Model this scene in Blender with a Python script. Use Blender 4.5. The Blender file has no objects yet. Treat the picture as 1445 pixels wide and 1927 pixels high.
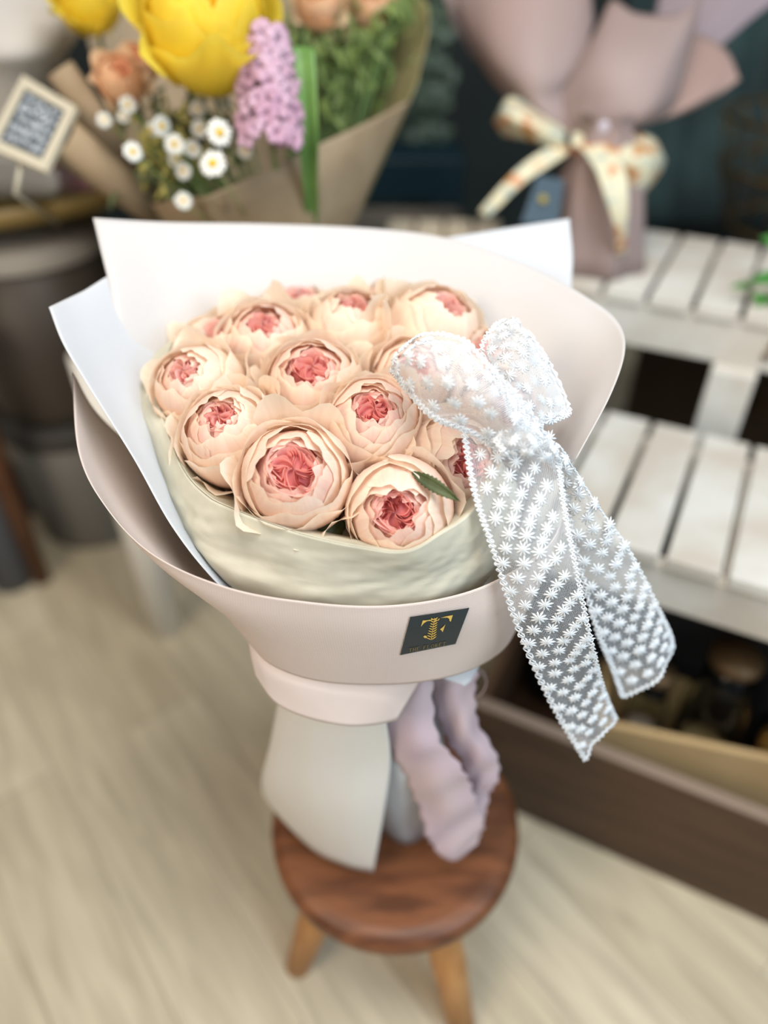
import bpy, bmesh, math, random
from mathutils import Vector, Matrix, noise
PI = math.pi
sc = bpy.context.scene
C = sc.collection
rnd = random.Random(7)

# ------------------------------------------------------------------ camera
CAM_H = 1.12; PITCH = math.radians(38.5); F = 1400.0
cd = bpy.data.cameras.new('camera'); cam = bpy.data.objects.new('camera', cd); C.objects.link(cam)
cam.location = (0, 0, CAM_H); cam.rotation_euler = (PI/2 - PITCH, 0, 0)
cd.sensor_fit = 'VERTICAL'; cd.sensor_height = 36; cd.lens = F/1927*36
cd.clip_start = 0.02
cd.dof.use_dof = True; cd.dof.focus_distance = 0.56; cd.dof.aperture_fstop = 1.3
sc.camera = cam
# ------------------------------------------------------------------ light
sc.view_settings.view_transform = 'Standard'; sc.view_settings.look = 'None'
sc.view_settings.gamma = 1; sc.view_settings.exposure = 0.0
w = bpy.data.worlds.new('world'); sc.world = w; w.use_nodes = True
w.node_tree.nodes['Background'].inputs[0].default_value = (0.86, 0.92, 1.0, 1)
w.node_tree.nodes['Background'].inputs[1].default_value = 0.36
def area(name, loc, target, size, power, col, sy=None):
    l = bpy.data.lights.new(name, 'AREA'); l.energy = power; l.color = col; l.size = size
    if sy: l.shape = 'RECTANGLE'; l.size_y = sy
    o = bpy.data.objects.new(name, l); C.objects.link(o); o.location = loc
    o.rotation_euler = (Vector(target) - Vector(loc)).to_track_quat('-Z', 'Y').to_euler()
    return o
area('ceiling_panel_light', (0.15, 0.3, 2.3), (0.05, 0.5, 0.6), 0.8, 26, (1.0, 0.96, 0.90))
area('window_light', (1.4, -0.7, 1.8), (0, 0.6, 0.7), 1.2, 32, (0.68, 0.85, 1.0))
area('warm_shop_light', (-1.1, -0.5, 1.8), (0.1, 0.6, 0.6), 0.8, 18, (1.0, 0.82, 0.64))

# ------------------------------------------------------------------ helpers
SP, CP = math.sin(PITCH), math.cos(PITCH)
def P(px, py, t):
    a = (px-722.5)/F; b = (963.5-py)/F
    return Vector((a*t, (CP + b*SP)*t, CAM_H + (-SP + b*CP)*t))
RIGHT = Vector((1,0,0)); UP = Vector((0,SP,CP)); FWD = Vector((0,CP,-SP))

def mat(name, col, rough=0.6, metal=0, spec=0.4, bump=None, noise=None, transl=0, alpha=None, sheen=0):
    m = bpy.data.materials.new(name); m.use_nodes = True; nt = m.node_tree; N = nt.nodes; L = nt.links
    b = N['Principled BSDF']; b.inputs['Base Color'].default_value = (*col, 1)
    b.inputs['Roughness'].default_value = rough; b.inputs['Metallic'].default_value = metal
    b.inputs['Specular IOR Level'].default_value = spec
    src = None
    tc = N.new('ShaderNodeTexCoord')
    if noise:
        col2, scale, detail = noise
        nz = N.new('ShaderNodeTexNoise'); nz.inputs['Scale'].default_value = scale; nz.inputs['Detail'].default_value = detail
        mp = N.new('ShaderNodeMapping'); L.new(tc.outputs['Object'], mp.inputs[0]); L.new(mp.outputs[0], nz.inputs['Vector'])
        rp = N.new('ShaderNodeValToRGB'); rp.color_ramp.elements[0].position = .38; rp.color_ramp.elements[1].position = .62
        rp.color_ramp.elements[0].color = (*col, 1); rp.color_ramp.elements[1].color = (*col2, 1)
        L.new(nz.outputs[0], rp.inputs[0]); L.new(rp.outputs[0], b.inputs['Base Color']); src = rp.outputs[0]
        m['map'] = mp.name
    if bump:
        sc_, st = bump
        n2 = N.new('ShaderNodeTexNoise'); n2.inputs['Scale'].default_value = sc_; n2.inputs['Detail'].default_value = 5
        L.new(tc.outputs['Object'], n2.inputs['Vector'])
        bp = N.new('ShaderNodeBump'); bp.inputs['Strength'].default_value = st; bp.inputs['Distance'].default_value = .003
        L.new(n2.outputs[0], bp.inputs['Height']); L.new(bp.outputs[0], b.inputs['Normal'])
    if transl:
        tr = N.new('ShaderNodeBsdfTranslucent'); tr.inputs[0].default_value = (*col, 1)
        if src: L.new(src, tr.inputs[0])
        mx = N.new('ShaderNodeMixShader'); mx.inputs[0].default_value = transl
        L.new(b.outputs[0], mx.inputs[1]); L.new(tr.outputs[0], mx.inputs[2]); L.new(mx.outputs[0], N['Material Output'].inputs[0])
    return m
def stretch(m, v):
    m.node_tree.nodes[m['map']].inputs['Scale'].default_value = v
    return m

def obj(name, me_or_bm, m=None, parent=None, smooth=True):
    if isinstance(me_or_bm, bmesh.types.BMesh):
        me = bpy.data.meshes.new(name); me_or_bm.to_mesh(me); me_or_bm.free()
    else: me = me_or_bm
    if m is not None:
        for q in (m if isinstance(m, (list, tuple)) else [m]): me.materials.append(q)
    if smooth is not None: me.polygons.foreach_set('use_smooth', [smooth]*len(me.polygons))
    o = bpy.data.objects.new(name, me); C.objects.link(o)
    if parent is not None:
        o.parent = parent
        o.matrix_parent_inverse = Matrix.Translation(parent.location).inverted() if False else Matrix.Identity(4)
    return o
# Things are built in world space; an Empty stays at its base and parts are shifted to sit relative to it
def thing(name, label, cat, loc=(0,0,0), group=None):
    o = bpy.data.objects.new(name, None); C.objects.link(o); o.location = loc; o.empty_display_size = .02
    o['label'] = label; o['category'] = cat
    if group: o['group'] = group
    return o
def part(name, bm, m, parent, smooth=True, label=None):
    """bm in world coordinates; parent either an Empty or a part of one"""
    root = parent; off = Vector((0,0,0))
    while root is not None: off += root.location; root = root.parent
    if isinstance(bm, bmesh.types.BMesh): bmesh.ops.translate(bm, verts=bm.verts, vec=-off)
    o = obj(name, bm, m, parent, smooth)
    if label: o['label'] = label
    return o
def single(name, bm, m, label, cat, group=None, smooth=True):
    cen = Vector((0,0,0)); n = len(bm.verts)
    zmin = min(v.co.z for v in bm.verts)
    for v in bm.verts: cen += v.co
    cen /= n; cen.z = zmin
    bmesh.ops.translate(bm, verts=bm.verts, vec=-cen)
    o = obj(name, bm, m, None, smooth); o.location = cen
    o['label'] = label; o['category'] = cat
    if group: o['group'] = group
    return o
def struct(name, bm, m, smooth=False):
    o = obj(name, bm, m, None, smooth); o['kind'] = 'structure'; return o

def box(bm, c, s, rot=0, bev=0, M=None, mi=0):
    r = bmesh.ops.create_cube(bm, size=1)
    vs = r['verts']
    T = Matrix.Translation(c) @ (M if M else Matrix.Rotation(rot, 4, 'Z')) @ Matrix.Diagonal((*s, 1))
    bmesh.ops.transform(bm, matrix=T, verts=vs)
    if bev:
        es = list({e for v in vs for e in v.link_edges})
        bmesh.ops.bevel(bm, geom=es, offset=bev, segments=2, affect='EDGES', profile=.5)
    return bm
def nb(): return bmesh.new()
def tube(bm, pts, rad, seg=8, caps=True):
    pts = [Vector(p) for p in pts]; n = len(pts)
    rads = rad if isinstance(rad, (list, tuple)) else [rad]*n
    rings = []; prev = None
    for i, p in enumerate(pts):
        d = (pts[min(i+1,n-1)] - pts[max(i-1,0)]).normalized()
        if prev is None:
            a = d.orthogonal().normalized()
        else:
            a = (prev - d*prev.dot(d)); a = a.normalized() if a.length > 1e-6 else d.orthogonal().normalized()
        prev = a; b = d.cross(a)
        rings.append([bm.verts.new(p + (a*math.cos(2*PI*k/seg) + b*math.sin(2*PI*k/seg))*rads[i]) for k in range(seg)])
    for r0, r1 in zip(rings, rings[1:]):
        for k in range(seg): bm.faces.new((r0[k], r0[(k+1)%seg], r1[(k+1)%seg], r1[k]))
    if caps: bm.faces.new(rings[0][::-1]); bm.faces.new(rings[-1])
    return bm
def lathe(bm, prof, c=(0,0,0), seg=32, sx=1, sy=1, M=None):
    rings = []; c = Vector(c); vs = []
    for r, z in prof:
        if r < 1e-5: ring = [bm.verts.new(Vector((0,0,z)))]
        else: ring = [bm.verts.new(Vector((r*sx*math.cos(2*PI*k/seg), r*sy*math.sin(2*PI*k/seg), z))) for k in range(seg)]
        rings.append(ring); vs += ring
    for a, b in zip(rings, rings[1:]):
        for k in range(seg):
            k2 = (k+1) % seg
            if len(a) == 1 and len(b) == 1: continue
            if len(a) == 1: bm.faces.new((a[0], b[k2], b[k]))
            elif len(b) == 1: bm.faces.new((a[k], a[k2], b[0]))
            else: bm.faces.new((a[k], a[k2], b[k2], b[k]))
    T = Matrix.Translation(c) @ (M if M else Matrix.Identity(4))
    for v in vs: v.co = T @ v.co
    return bm

def cr(ps, x):
    n = len(ps)-1; x = min(max(x, 0), 1)*n; i = min(int(x), n-1); f = x-i
    p1, p2 = ps[i], ps[i+1]
    p0 = ps[i-1] if i > 0 else p1*2-p2
    p3 = ps[i+2] if i+2 <= n else p2*2-p1
    return 0.5*((2*p1) + (p2-p0)*f + (2*p0-5*p1+4*p2-p3)*f*f + (3*p1-p0-3*p2+p3)*f*f*f)
class Patch:
    """tensor Catmull-Rom surface through rows of control points; u runs along a row, v from row to row"""
    def __init__(s, rows, world=False):
        s.rows = [[(Vector(p) if world else P(*p)) for p in r] for r in rows]
    def __call__(s, u, v): return cr([cr(r, u) for r in s.rows], v)
    def frame(s, u, v):
        e = 2e-3
        u0, u1, v0, v1 = max(u-e,0), min(u+e,1), max(v-e,0), min(v+e,1)
        du = s(u1,v)-s(u0,v); dv = s(u,v1)-s(u,v0)
        n = du.cross(dv).normalized()
        return s(u,v), du/(u1-u0), dv/(v1-v0), n
    def mesh(s, nu, nv, fn=None):
        bm = nb(); uvl = bm.loops.layers.uv.new('UVMap')
        G = [[None]*(nu+1) for _ in range(nv+1)]
        # metric uv
        Lu = sum((s(0.02*(i+1),.5)-s(0.02*i,.5)).length for i in range(50)); Lv = sum((s(.5,0.02*(i+1))-s(.5,0.02*i)).length for i in range(50))
        for j in range(nv+1):
            for i in range(nu+1):
                p = s(i/nu, j/nv)
                if fn: p = p + fn(i/nu, j/nv, s)
                G[j][i] = bm.verts.new(p)
        for j in range(nv):
            for i in range(nu):
                f = bm.faces.new((G[j][i], G[j][i+1], G[j+1][i+1], G[j+1][i]))
                for l, (a, b) in zip(f.loops, ((i,j),(i+1,j),(i+1,j+1),(i,j+1))): l[uvl].uv = (a/nu*Lu, b/nv*Lv)
        return bm
def solid(o, th=0.0006):
    m = o.modifiers.new('thickness', 'SOLIDIFY'); m.thickness = th; m.offset = 0
    return o

# ------------------------------------------------------------------ materials
M_floor = None
def floor_mat():
    m = bpy.data.materials.new('floor_planks'); m.use_nodes = True; nt = m.node_tree; N = nt.nodes; L = nt.links
    b = N['Principled BSDF']; b.inputs['Roughness'].default_value = .5
    tc = N.new('ShaderNodeTexCoord'); mp = N.new('ShaderNodeMapping'); mp.inputs['Rotation'].default_value[2] = math.radians(52)
    L.new(tc.outputs['Object'], mp.inputs[0])
    br = N.new('ShaderNodeTexBrick'); br.inputs['Scale'].default_value = 1; br.inputs['Brick Width'].default_value = .9; br.inputs['Row Height'].default_value = .13
    br.inputs['Mortar Size'].default_value = .0012; br.offset = .37
    br.inputs['Color1'].default_value = (.63,.56,.42,1); br.inputs['Color2'].default_value = (.53,.46,.33,1); br.inputs['Mortar'].default_value = (.34,.29,.21,1)
    L.new(mp.outputs[0], br.inputs['Vector'])
    mp2 = N.new('ShaderNodeMapping'); mp2.inputs['Scale'].default_value = (1.6, 16, 1); L.new(mp.outputs[0], mp2.inputs[0])
    nz = N.new('ShaderNodeTexNoise'); nz.inputs['Scale'].default_value = 3; nz.inputs['Detail'].default_value = 6; nz.inputs['Distortion'].default_value = .8
    L.new(mp2.outputs[0], nz.inputs['Vector'])
    rp = N.new('ShaderNodeValToRGB'); rp.color_ramp.elements[0].position = .3; rp.color_ramp.elements[1].position = .7
    rp.color_ramp.elements[0].color = (.76,.745,.71,1); rp.color_ramp.elements[1].color = (1.1,1.09,1.06,1)
    L.new(nz.outputs[0], rp.inputs[0])
    mx = N.new('ShaderNodeMixRGB'); mx.blend_type = 'MULTIPLY'; mx.inputs[0].default_value = 1
    L.new(br.outputs[0], mx.inputs[1]); L.new(rp.outputs[0], mx.inputs[2]); L.new(mx.outputs[0], b.inputs['Base Color'])
    return m
def cloud_paper(name, c1, c2, transl, scale=14):
    return mat(name, c1, .55, noise=(c2, scale, 3), transl=transl, bump=(30, .15))
def weave_paper(name, col, transl=.15, noise=None):
    m = bpy.data.materials.new(name); m.use_nodes = True; nt = m.node_tree; N = nt.nodes; L = nt.links
    b = N['Principled BSDF']; b.inputs['Base Color'].default_value = (*col, 1); b.inputs['Roughness'].default_value = .5; b.inputs['Specular IOR Level'].default_value = .35
    uv = N.new('ShaderNodeUVMap')
    w1 = N.new('ShaderNodeTexWave'); w1.bands_direction = 'X'; w1.inputs['Scale'].default_value = 170
    w2 = N.new('ShaderNodeTexWave'); w2.bands_direction = 'Y'; w2.inputs['Scale'].default_value = 170
    L.new(uv.outputs[0], w1.inputs[0]); L.new(uv.outputs[0], w2.inputs[0])
    mu = N.new('ShaderNodeMath'); mu.operation = 'MULTIPLY'; L.new(w1.outputs['Fac'], mu.inputs[0]); L.new(w2.outputs['Fac'], mu.inputs[1])
    bp = N.new('ShaderNodeBump'); bp.inputs['Strength'].default_value = .35; bp.inputs['Distance'].default_value = .0005
    L.new(mu.outputs[0], bp.inputs['Height']); L.new(bp.outputs[0], b.inputs['Normal'])
    tr = N.new('ShaderNodeBsdfTranslucent'); tr.inputs[0].default_value = (*col, 1)
    mx = N.new('ShaderNodeMixShader'); mx.inputs[0].default_value = transl
    L.new(b.outputs[0], mx.inputs[1]); L.new(tr.outputs[0], mx.inputs[2]); L.new(mx.outputs[0], N['Material Output'].inputs[0])
    return m
def petal_mat(name, transl=.42):
    m = bpy.data.materials.new(name); m.use_nodes = True; nt = m.node_tree; N = nt.nodes; L = nt.links
    b = N['Principled BSDF']; b.inputs['Roughness'].default_value = .5; b.inputs['Specular IOR Level'].default_value = .25
    at = N.new('ShaderNodeAttribute'); at.attribute_name = 'Col'
    uv = N.new('ShaderNodeUVMap')
    wv = N.new('ShaderNodeTexNoise'); wv.inputs['Scale'].default_value = 1; wv.inputs['Detail'].default_value = 5
    mp = N.new('ShaderNodeMapping'); mp.inputs['Scale'].default_value = (26, 3, 1); L.new(uv.outputs[0], mp.inputs[0]); L.new(mp.outputs[0], wv.inputs['Vector'])
    rp = N.new('ShaderNodeValToRGB'); rp.color_ramp.elements[0].color = (.96,.94,.92,1); rp.color_ramp.elements[0].position=.3; rp.color_ramp.elements[1].position=.6
    L.new(wv.outputs[0], rp.inputs[0])
    mu = N.new('ShaderNodeMixRGB'); mu.blend_type = 'MULTIPLY'; mu.inputs[0].default_value = 1
    L.new(at.outputs['Color'], mu.inputs[1]); L.new(rp.outputs[0], mu.inputs[2]); L.new(mu.outputs[0], b.inputs['Base Color'])
    bp = N.new('ShaderNodeBump'); bp.inputs['Strength'].default_value = .25; bp.inputs['Distance'].default_value = .001
    L.new(wv.outputs[0], bp.inputs['Height']); L.new(bp.outputs[0], b.inputs['Normal'])
    tr = N.new('ShaderNodeBsdfTranslucent'); L.new(mu.outputs[0], tr.inputs[0])
    mx = N.new('ShaderNodeMixShader'); mx.inputs[0].default_value = transl
    L.new(b.outputs[0], mx.inputs[1]); L.new(tr.outputs[0], mx.inputs[2]); L.new(mx.outputs[0], N['Material Output'].inputs[0])
    return m
def net_mat():
    m = bpy.data.materials.new('tulle_net'); m.use_nodes = True; nt = m.node_tree; N = nt.nodes; L = nt.links
    b = N['Principled BSDF']; b.inputs['Base Color'].default_value = (.74,.77,.80,1); b.inputs['Roughness'].default_value = .6
    uv = N.new('ShaderNodeUVMap'); vo = N.new('ShaderNodeTexVoronoi'); vo.feature = 'DISTANCE_TO_EDGE'; vo.inputs['Scale'].default_value = 800; vo.inputs['Randomness'].default_value = .35
    L.new(uv.outputs[0], vo.inputs['Vector'])
    rp = N.new('ShaderNodeValToRGB'); rp.color_ramp.elements[0].position = .09; rp.color_ramp.elements[1].position = .17
    rp.color_ramp.elements[0].color = (.60,.60,.60,1); rp.color_ramp.elements[1].color = (.05,.05,.05,1)
    L.new(vo.outputs['Distance'], rp.inputs[0])
    tr = N.new('ShaderNodeBsdfTransparent'); mx = N.new('ShaderNodeMixShader')
    L.new(rp.outputs[0], mx.inputs[0]); L.new(tr.outputs[0], mx.inputs[1]); L.new(b.outputs[0], mx.inputs[2]); L.new(mx.outputs[0], N['Material Output'].inputs[0])
    return m
M_white_paper = weave_paper('white_wrap', (.70,.72,.75), .22)
M_pink_paper = weave_paper('blush_wrap', (.76,.645,.585), .15)
M_tissue = cloud_paper('cream_tissue', (.80,.77,.64), (.64,.62,.50), .35, 18)
M_petal = petal_mat('petal')
M_net = net_mat()
M_thread = mat('embroidery_thread', (.90,.93,.95), .7, transl=.2)
M_leaf = mat('leaf_green', (.035,.05,.012), .5, noise=((.06,.08,.02), 60, 3))
M_leaf2 = mat('foliage_green', (.11,.17,.04), .5, noise=((.20,.27,.07), 30, 3), transl=.2)
M_stem = mat('stem_green', (.10,.17,.05), .5)
M_seat = stretch(mat('stool_wood', (.105,.036,.014), .42, noise=((.215,.078,.030), 6, 6)), (2, 10, 2))
M_leg = stretch(mat('stool_leg_wood', (.42,.19,.06), .45, noise=((.52,.26,.09), 8, 4)), (8, 8, 1))
M_bench = mat('whitewashed_wood', (.70,.68,.62), .6, noise=((.58,.52,.44), 9, 5), bump=(30, .3))
M_card = mat('slate_card', (.020,.030,.034), .5)
M_gold = mat('gold_foil', (.78,.52,.12), .35, metal=.3)
M_gold_dim = mat('gold_ink', (.20,.15,.07), .5)
M_satin = mat('lilac_ribbon', (.70,.56,.63), .45, transl=.2, noise=((.74,.60,.62), 12, 2), bump=(60,.15))
M_kraft = mat('kraft_paper', (.33,.24,.145), .7, noise=((.40,.30,.19), 14, 3), bump=(80, .2), transl=.1)

# ------------------------------------------------------------------ setting
bm = nb(); box(bm, (0, 1.0, -.01), (6, 6, .02)); struct('floor', bm, floor_mat())
M_wall = mat('dark_green_wall', (.012,.018,.018), .8, noise=((.02,.03,.028), 3, 3))
bm = nb(); box(bm, (0, 2.6, 1.4), (6, .1, 2.84)); struct('wall_back', bm, M_wall)
bm = nb(); box(bm, (2.95, 1.0, 1.4), (.1, 6, 2.84)); struct('wall_right', bm, M_wall)
bm = nb(); box(bm, (-2.95, 1.0, 1.4), (.1, 6, 2.84)); struct('wall_left', bm, mat('left_wall', (.25,.23,.20), .8))

# ------------------------------------------------------------------ stool
SX, SY, SZ = .0135, .480, .27
st = thing('stool', 'small round brown wooden stool carrying the rose bouquet', 'stool', (SX, SY, 0))
bm = nb(); lathe(bm, [(0,SZ-.004),(.10,SZ-.003),(.128,SZ-.001),(.138,SZ-.001),(.1455,SZ-.005),(.1505,SZ-.013),(.1505,SZ-.024),(.146,SZ-.033),(.135,SZ-.038),(0,SZ-.038)], (SX,SY,0), 64)
part('seat', bm, M_seat, st)
bm = nb(); lathe(bm, [(0,.214),(.118,.214),(.123,.218),(.126,.2325),(0,.2325)], (SX,SY,0), 48)
part('apron', bm, M_leg, st)
for a, rf in ((208,.149), (302,.165), (75,.15)):
    ca, sa = math.cos(math.radians(a)), math.sin(math.radians(a))
    bm = nb(); tube(bm, [(SX+ca*.085, SY+sa*.085, .222), (SX+ca*(.085+rf)/2, SY+sa*(.085+rf)/2, .11), (SX+ca*rf, SY+sa*rf, 0.0)], [.021,.022,.017], 20)
    part('leg', bm, M_leg, st)

# ------------------------------------------------------------------ bouquet wrapping
wr = thing('bouquet_wrapping', 'blush pink and white paper wrapping of the rose bouquet, with a cream tissue collar', 'wrapping paper', (SX-.02, .46, SZ))
back = Patch([
 [(175,410,.685),(320,418,.715),(500,421,.74),(700,430,.75),(845,449,.735),(1000,503,.70),(1105,560,.66),(1160,603,.63),(1176,655,.60),(1150,740,.575),(1085,862,.555)],
 [(203,525,.675),(330,520,.71),(500,510,.735),(690,510,.745),(830,530,.73),(950,575,.70),(1040,625,.665),(1090,670,.64),(1110,720,.615),(1090,800,.59),(1045,900,.575)],
 [(262,745,.665),(360,700,.71),(500,680,.74),(670,680,.75),(790,700,.74),(880,750,.71),(950,790,.68),(990,830,.655),(1010,870,.635),(1000,930,.615),(975,1000,.60)],
 [(480,1050,.70),(540,1030,.73),(600,1020,.75),(680,1020,.76),(740,1030,.755),(790,1060,.735),(820,1080,.715),(835,1100,.70),(845,1120,.685),(845,1150,.67),(840,1180,.66)],
 [(650,1330,.73),(665,1320,.74),(680,1315,.75),(700,1315,.755),(720,1318,.755),(735,1325,.75),(745,1330,.74),(750,1335,.735),(752,1340,.73),(750,1345,.72),(745,1350,.715)]])
solid(part('back_sheet', back.mesh(80, 40), weave_paper('pearl_wrap', (.68,.66,.65), .2), wr))
cor = Patch([
 [(700,470,.79),(830,449,.79),(960,428,.79),(1072,411,.78)],
 [(720,600,.80),(850,580,.79),(970,550,.78),(1076,520,.765)],
 [(730,850,.80),(820,840,.79),(920,800,.775),(1040,700,.745)],
 [(700,1300,.77),(720,1300,.765),(745,1290,.76),(770,1250,.75)]])
solid(part('back_corner_sheet', cor.mesh(30, 40), M_white_paper, wr))
lef = Patch([
 [(92,578,.615),(118,645,.60),(165,725,.588),(250,860,.57),(330,1000,.562),(430,1120,.575),(600,1280,.64)],
 [(150,551,.65),(180,645,.635),(225,740,.62),(300,880,.602),(370,1000,.60),(460,1110,.61),(610,1280,.66)],
 [(260,500,.705),(280,640,.69),(320,760,.67),(380,900,.66),(440,1010,.65),(510,1120,.655),(625,1275,.68)],
 [(420,520,.765),(430,650,.755),(450,780,.74),(480,900,.72),(520,1020,.70),(570,1120,.69),(640,1270,.70)]])
solid(part('left_sheet', lef.mesh(60, 30), M_white_paper, wr))
outer = Patch([
 [(137,700,.63),(148,850,.582),(200,955,.555),(290,1045,.537),(430,1106,.53),(580,1133,.533),(720,1140,.54),(850,1122,.55),(950,1083,.562),(1040,1015,.585),(1082,900,.62)],
 [(185,780,.655),(205,905,.61),(245,1000,.572),(318,1080,.548),(440,1150,.545),(585,1183,.550),(725,1192,.556),(850,1176,.566),(945,1146,.578),(1020,1085,.602),(1062,990,.635)],
 [(290,880,.685),(300,980,.642),(350,1075,.605),(410,1145,.58),(490,1205,.575),(600,1238,.577),(730,1244,.582),(848,1228,.592),(938,1200,.603),(992,1145,.625),(1025,1070,.655)],
 [(400,1010,.71),(410,1080,.675),(440,1145,.64),(472,1212,.615),(520,1256,.605),(610,1283,.603),(730,1288,.608),(830,1277,.614),(905,1251,.63),(958,1208,.652),(980,1140,.685)]])
E_obj = part('outer_sheet', outer.mesh(90, 36), M_pink_paper, wr); solid(E_obj)
hem = Patch([
 [(462,1170,.635),(500,1225,.62),(570,1255,.612),(650,1265,.612),(730,1268,.618),(800,1262,.625)],
 [(470,1225,.625),(505,1270,.618),(570,1300,.612),(650,1312,.615),(725,1310,.622),(785,1290,.632)],
 [(480,1270,.625),(518,1322,.622),(575,1350,.62),(650,1366,.622),(705,1364,.63),(746,1355,.638)]])
solid(part('inner_hem', hem.mesh(40, 16), M_pink_paper, wr))
hc = Patch([[(800,1255,.64),(860,1250,.64),(905,1240,.645)],[(830,1275,.64),(868,1270,.64),(900,1258,.645)],[(868,1288,.64),(875,1291,.64),(884,1284,.642)]])
solid(part('folded_corner', hc.mesh(8, 8), M_white_paper, wr))
tis = Patch([
 [(352,610,.72),(318,660,.685),(298,735,.64),(312,805,.605),(345,885,.582),(385,930,.565),(430,955,.553),(560,1003,.536),(680,1030,.53),(765,1037,.53),(830,1002,.535),(890,958,.545),(945,870,.58)],
 [(310,640,.735),(275,680,.70),(252,742,.655),(288,838,.618),(318,930,.593),(352,985,.576),(398,1018,.565),(550,1068,.549),(685,1086,.545),(785,1084,.548),(858,1052,.553),(918,1010,.562),(975,920,.60)],
 [(340,760,.745),(315,800,.71),(305,850,.68),(320,930,.64),(350,1010,.61),(395,1065,.59),(450,1105,.575),(570,1145,.566),(700,1156,.564),(800,1148,.568),(868,1116,.574),(925,1075,.583),(975,990,.62)],
 [(560,1150,.74),(555,1155,.73),(550,1170,.71),(560,1185,.69),(575,1200,.67),(590,1220,.655),(610,1235,.65),(660,1255,.645),(710,1260,.645),(750,1255,.648),(780,1240,.652),(800,1225,.66),(820,1200,.68)]])
def crinkle(u, v, s):
    q = s.frame(u, v)[3]
    a = .0022*noise.noise(Vector((u*9, v*3.5, 1))) + .0013*noise.noise(Vector((u*22+v*9, v*8, 5)))+ .0006*noise.noise(Vector((u*50, v*22, 9)))
    return q*a*min(1, v*5)
solid(part('tissue_collar', tis.mesh(120, 40, crinkle), M_tissue, wr), .0005)
lin = [[], [], []]
for (px, py, t) in [(318,660,.685),(298,735,.64),(312,805,.605),(345,885,.582),(385,930,.565),(430,955,.553),(560,1003,.536),(680,1030,.53),(765,1037,.53),(830,1002,.535),(890,958,.545),(945,870,.58)]:
    lin[0].append((px+1, py-1, t+.0012)); lin[1].append((px+(650-px)*.13, py+(850-py)*.10, t+.045)); lin[2].append((px+(650-px)*.5, py+(980-py)*.5, t+.10+(.64-t)*.2))
solid(part('tissue_lining', Patch(lin).mesh(90, 20), M_tissue, wr), .0004)
# skirt below the tie, resting on the stool
def on_seat(px, py, z=SZ+.001):
    d = P(px, py, 1) - Vector((0,0,CAM_H)); t = (CAM_H - z)/(-d.z); return Vector((0,0,CAM_H)) + d*t
sk = Patch([
 [P(560,1290,.74),P(525,1310,.70),P(570,1320,.665),P(650,1335,.655),P(725,1345,.66)],
 [P(560,1370,.80),P(508,1400,.755),P(570,1420,.72),P(655,1430,.71),P(735,1432,.715)],
 [P(555,1440,.86),P(493,1462,.81),P(565,1510,.775),P(655,1530,.76),P(722,1530,.765)],
 [on_seat(560,1475),P(494,1490,.86),P(580,1592,.853),P(650,1630,.842),P(702,1642,.838)]], world=True)
solid(part('skirt_sheet', sk.mesh(40, 30), weave_paper('cream_skirt', (.86,.83,.77), .15), wr))
sk2 = Patch([
 [P(640,1300,.72),P(700,1300,.70),P(760,1300,.70),P(830,1300,.73)],
 [P(660,1440,.765),P(715,1440,.745),P(765,1445,.735),P(840,1440,.765)],
 [on_seat(700,1545),on_seat(758,1588),on_seat(806,1568),on_seat(860,1530)]], world=True)
solid(part('back_skirt_sheet', sk2.mesh(30, 20), M_white_paper, wr))
# card with emblem, stuck on the outer sheet
from mathutils.bvhtree import BVHTree
tmp = outer.mesh(90, 36); bvh = BVHTree.FromBMesh(tmp); tmp.free()
def on_outer(px, py, off):
    o = Vector((0,0,CAM_H)); d = (P(px,py,1)-o).normalized(); h = bvh.ray_cast(o, d)
    return h[0] - d*off
cc = [(772,1161),(883,1144),(857,1212),(753,1233)]   # TL TR BR BL
def card_uv(u, v, off):
    a = Vector(cc[0]).lerp(Vector(cc[1]), u); b = Vector(cc[3]).lerp(Vector(cc[2]), u); p = a.lerp(b, v)
    q = on_outer(p.x, p.y, off)
    return q
bm = nb(); n = 10
Gt = [[bm.verts.new(card_uv(i/n, j/n, .0022)) for i in range(n+1)] for j in range(n+1)]
Gb = [[bm.verts.new(card_uv(i/n, j/n, .0010)) for i in range(n+1)] for j in range(n+1)]
for j in range(n):
    for i in range(n):
        bm.faces.new((Gt[j][i], Gt[j+1][i], Gt[j+1][i+1], Gt[j][i+1])); bm.faces.new((Gb[j][i], Gb[j][i+1], Gb[j+1][i+1], Gb[j+1][i]))
for k in range(n):
    for (a,b,c,d) in ((Gt[0][k],Gt[0][k+1],Gb[0][k+1],Gb[0][k]),(Gt[n][k+1],Gt[n][k],Gb[n][k],Gb[n][k+1]),(Gt[k+1][0],Gt[k][0],Gb[k][0],Gb[k+1][0]),(Gt[k][n],Gt[k+1][n],Gb[k+1][n],Gb[k][n])):
        bm.faces.new((a,b,c,d))
card = part('card', bm, M_card, wr, False, 'dark slate card with a gold floral T emblem and small lettering')
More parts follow.
